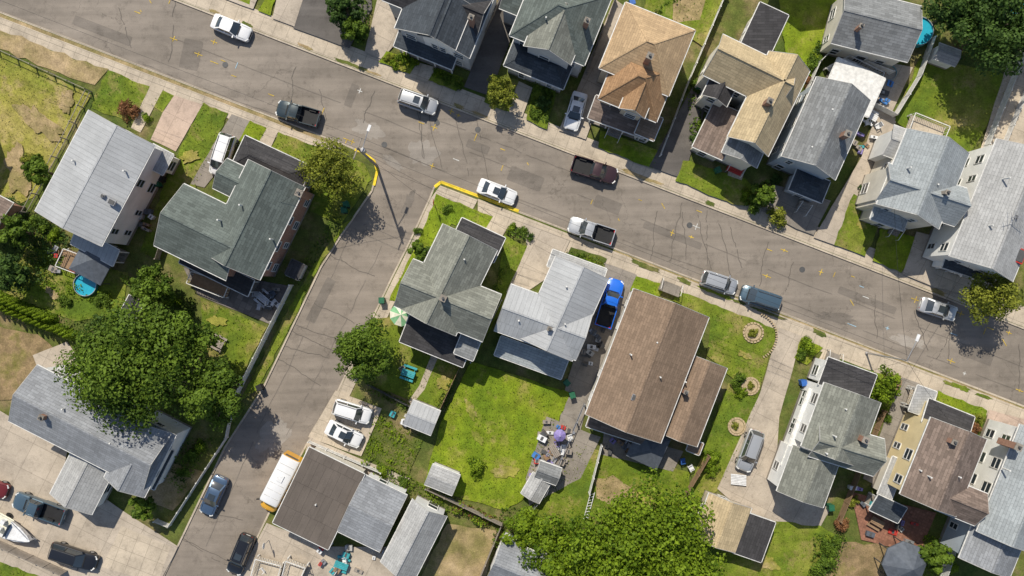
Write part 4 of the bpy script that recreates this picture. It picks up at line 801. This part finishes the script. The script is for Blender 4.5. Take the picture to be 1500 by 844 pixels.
def crate(px,py,sx,sy,sz,m,name='storage_box'):
    e=empty(name); b=P(px,py,sz); a=-math.radians(random.uniform(0,50)); mb=MB(); mb.box((b.x,b.y,.12+sz/2),(sx,sy,sz),a,m); mb.box((b.x,b.y,.12+sz+.04),(sx+.08,sy+.08,.07),a,m); mb.box((b.x,b.y,.12+sz+.09),(sx*.3,sy*.8,.03),a,'trim_dark'); mb.build('box',e)
cm=['white_plastic','metal_galv','wood','tent_grey','trim_dark','wood_grey','wood_grey','violet_plastic','gutter','metal_galv','wood','trim_dark','white_plastic','plastic_red','tarp_blue','teal_plastic']
for poly,k in [([(800,615),(845,630),(820,700),(780,730),(775,700)],64),([(1245,90),(1330,100),(1300,170),(1270,160)],14),([(1260,730),(1350,750),(1330,800),(1265,780)],12),([(460,790),(560,800),(540,844),(470,844)],18),([(205,300),(230,285),(215,345),(195,345)],8),([(560,600),(600,610),(590,625),(555,612)],5),([(870,470),(890,480),(850,570),(838,560)],14),([(1262,640),(1275,700),(1250,730),(1235,720)],5),([(390,420),(425,425),(410,450),(385,455)],8),([(1440,650),(1470,650),(1430,700),(1420,690)],5),([(75,360),(100,365),(90,400),(70,395)],5),([(1255,185),(1285,195),(1260,240),(1245,235)],7),([(890,640),(930,650),(920,670),(885,660)],8)]:
    x,y=sample(poly,5); idx=rng.permutation(len(x))[:k]
    for i in idx: crate(750+x[i]*S,422-y[i]*S,random.uniform(.25,1.0),random.uniform(.2,.6),random.uniform(.25,.8),random.choice(cm))
h=house('tarp_shelter'); part(h,785,715,30,36,30,1.7,.5,'gv','rlight','wwhite',.1,win=False); h=house('tarp_shelter'); part(h,803,693,34,26,20,2.1,.6,'gu','rgrey','wgrey',.1,win=False)
mb=MB(); p=P(1080,700)
for k in range(7): mb.beam((p.x-.9,p.y-.55+k*.18,.5),(p.x+.9,p.y-.75+k*.18,.5),.14,.04,'white_plastic')
mb.beam((p.x-.7,p.y-.6,.42),(p.x-.7,p.y+.55,.42),.1,.1,'wood_grey'); mb.beam((p.x+.7,p.y-.75,.42),(p.x+.7,p.y+.4,.42),.1,.1,'wood_grey'); mb.build('pallet')
for x,y,r in [(1102,487,14),(1078,624,12),(1098,565,12)]:
    c=P(x,y); mb=MB(); n=18; R_=r/S
    for i in range(n):
        a=2*math.pi*i/n; mb.box((c.x+math.cos(a)*R_,c.y+math.sin(a)*R_,.36),(.3,.2,.16),a+math.pi/2,'sand')
    mb.cyl((c.x,c.y,.2),(c.x,c.y,.38),R_*.9,R_*.85,'sand',20); mb.build('flower_bed'); shrub(x,y,r*.55,'leaf_yellow',name='flowering_plant')
mb=MB()
for i in range(22):
    a=-1.2+i*.11; c=P(1102+34*math.cos(a),492+34*math.sin(a)); mb.box((c.x,c.y,.37),(.25,.13,.12),-a,'sand')
mb.build('stone_edging')
mb=MB(); A=P(868,722,.5);B=P(858,760,.5); s=Vector((.25,.05,0)); mb.beam(A-s,B-s,.06,.06,'white_plastic'); mb.beam(A+s,B+s,.06,.06,'white_plastic')
for i in range(9): p=A.lerp(B,(i+.5)/9); mb.beam(p-s,p+s,.05,.05,'white_plastic')
mb.build('ladder')
# ------------------------------------------------------------------ light, camera
sd=Vector((0.32,-0.95)).normalized(); el=math.radians(50)
dirv=Vector((sd.x*math.cos(el),sd.y*math.cos(el),-math.sin(el)))
ld=bpy.data.lights.new('sun','SUN'); ld.energy=4.9; ld.angle=math.radians(.5); ld.color=(1,.93,.80); lo_=bpy.data.objects.new('sun',ld); scene.collection.objects.link(lo_); lo_.rotation_euler=dirv.to_track_quat('-Z','Y').to_euler(); lo_.location=(0,0,60)
w=bpy.data.worlds.new('World'); scene.world=w; w.use_nodes=True; nt=w.node_tree; bg=nt.nodes['Background']; sk=nt.nodes.new('ShaderNodeTexSky'); sk.sky_type='NISHITA'; sk.sun_disc=False; sk.sun_elevation=el; sk.sun_rotation=math.atan2(-sd.x,-sd.y); nt.links.new(sk.outputs[0],bg.inputs[0]); bg.inputs[1].default_value=.115
cd=bpy.data.cameras.new('camera'); cam=bpy.data.objects.new('camera',cd); scene.collection.objects.link(cam); cam.location=(0,0,H); cam.rotation_euler=(0,0,0); cd.sensor_width=36; cd.lens=36*H/120.0; cd.clip_end=5000; cd.clip_start=1; scene.camera=cam
scene.view_settings.view_transform='Standard'; scene.view_settings.look='None'; scene.view_settings.exposure=0
print('objs',len(bpy.data.objects))
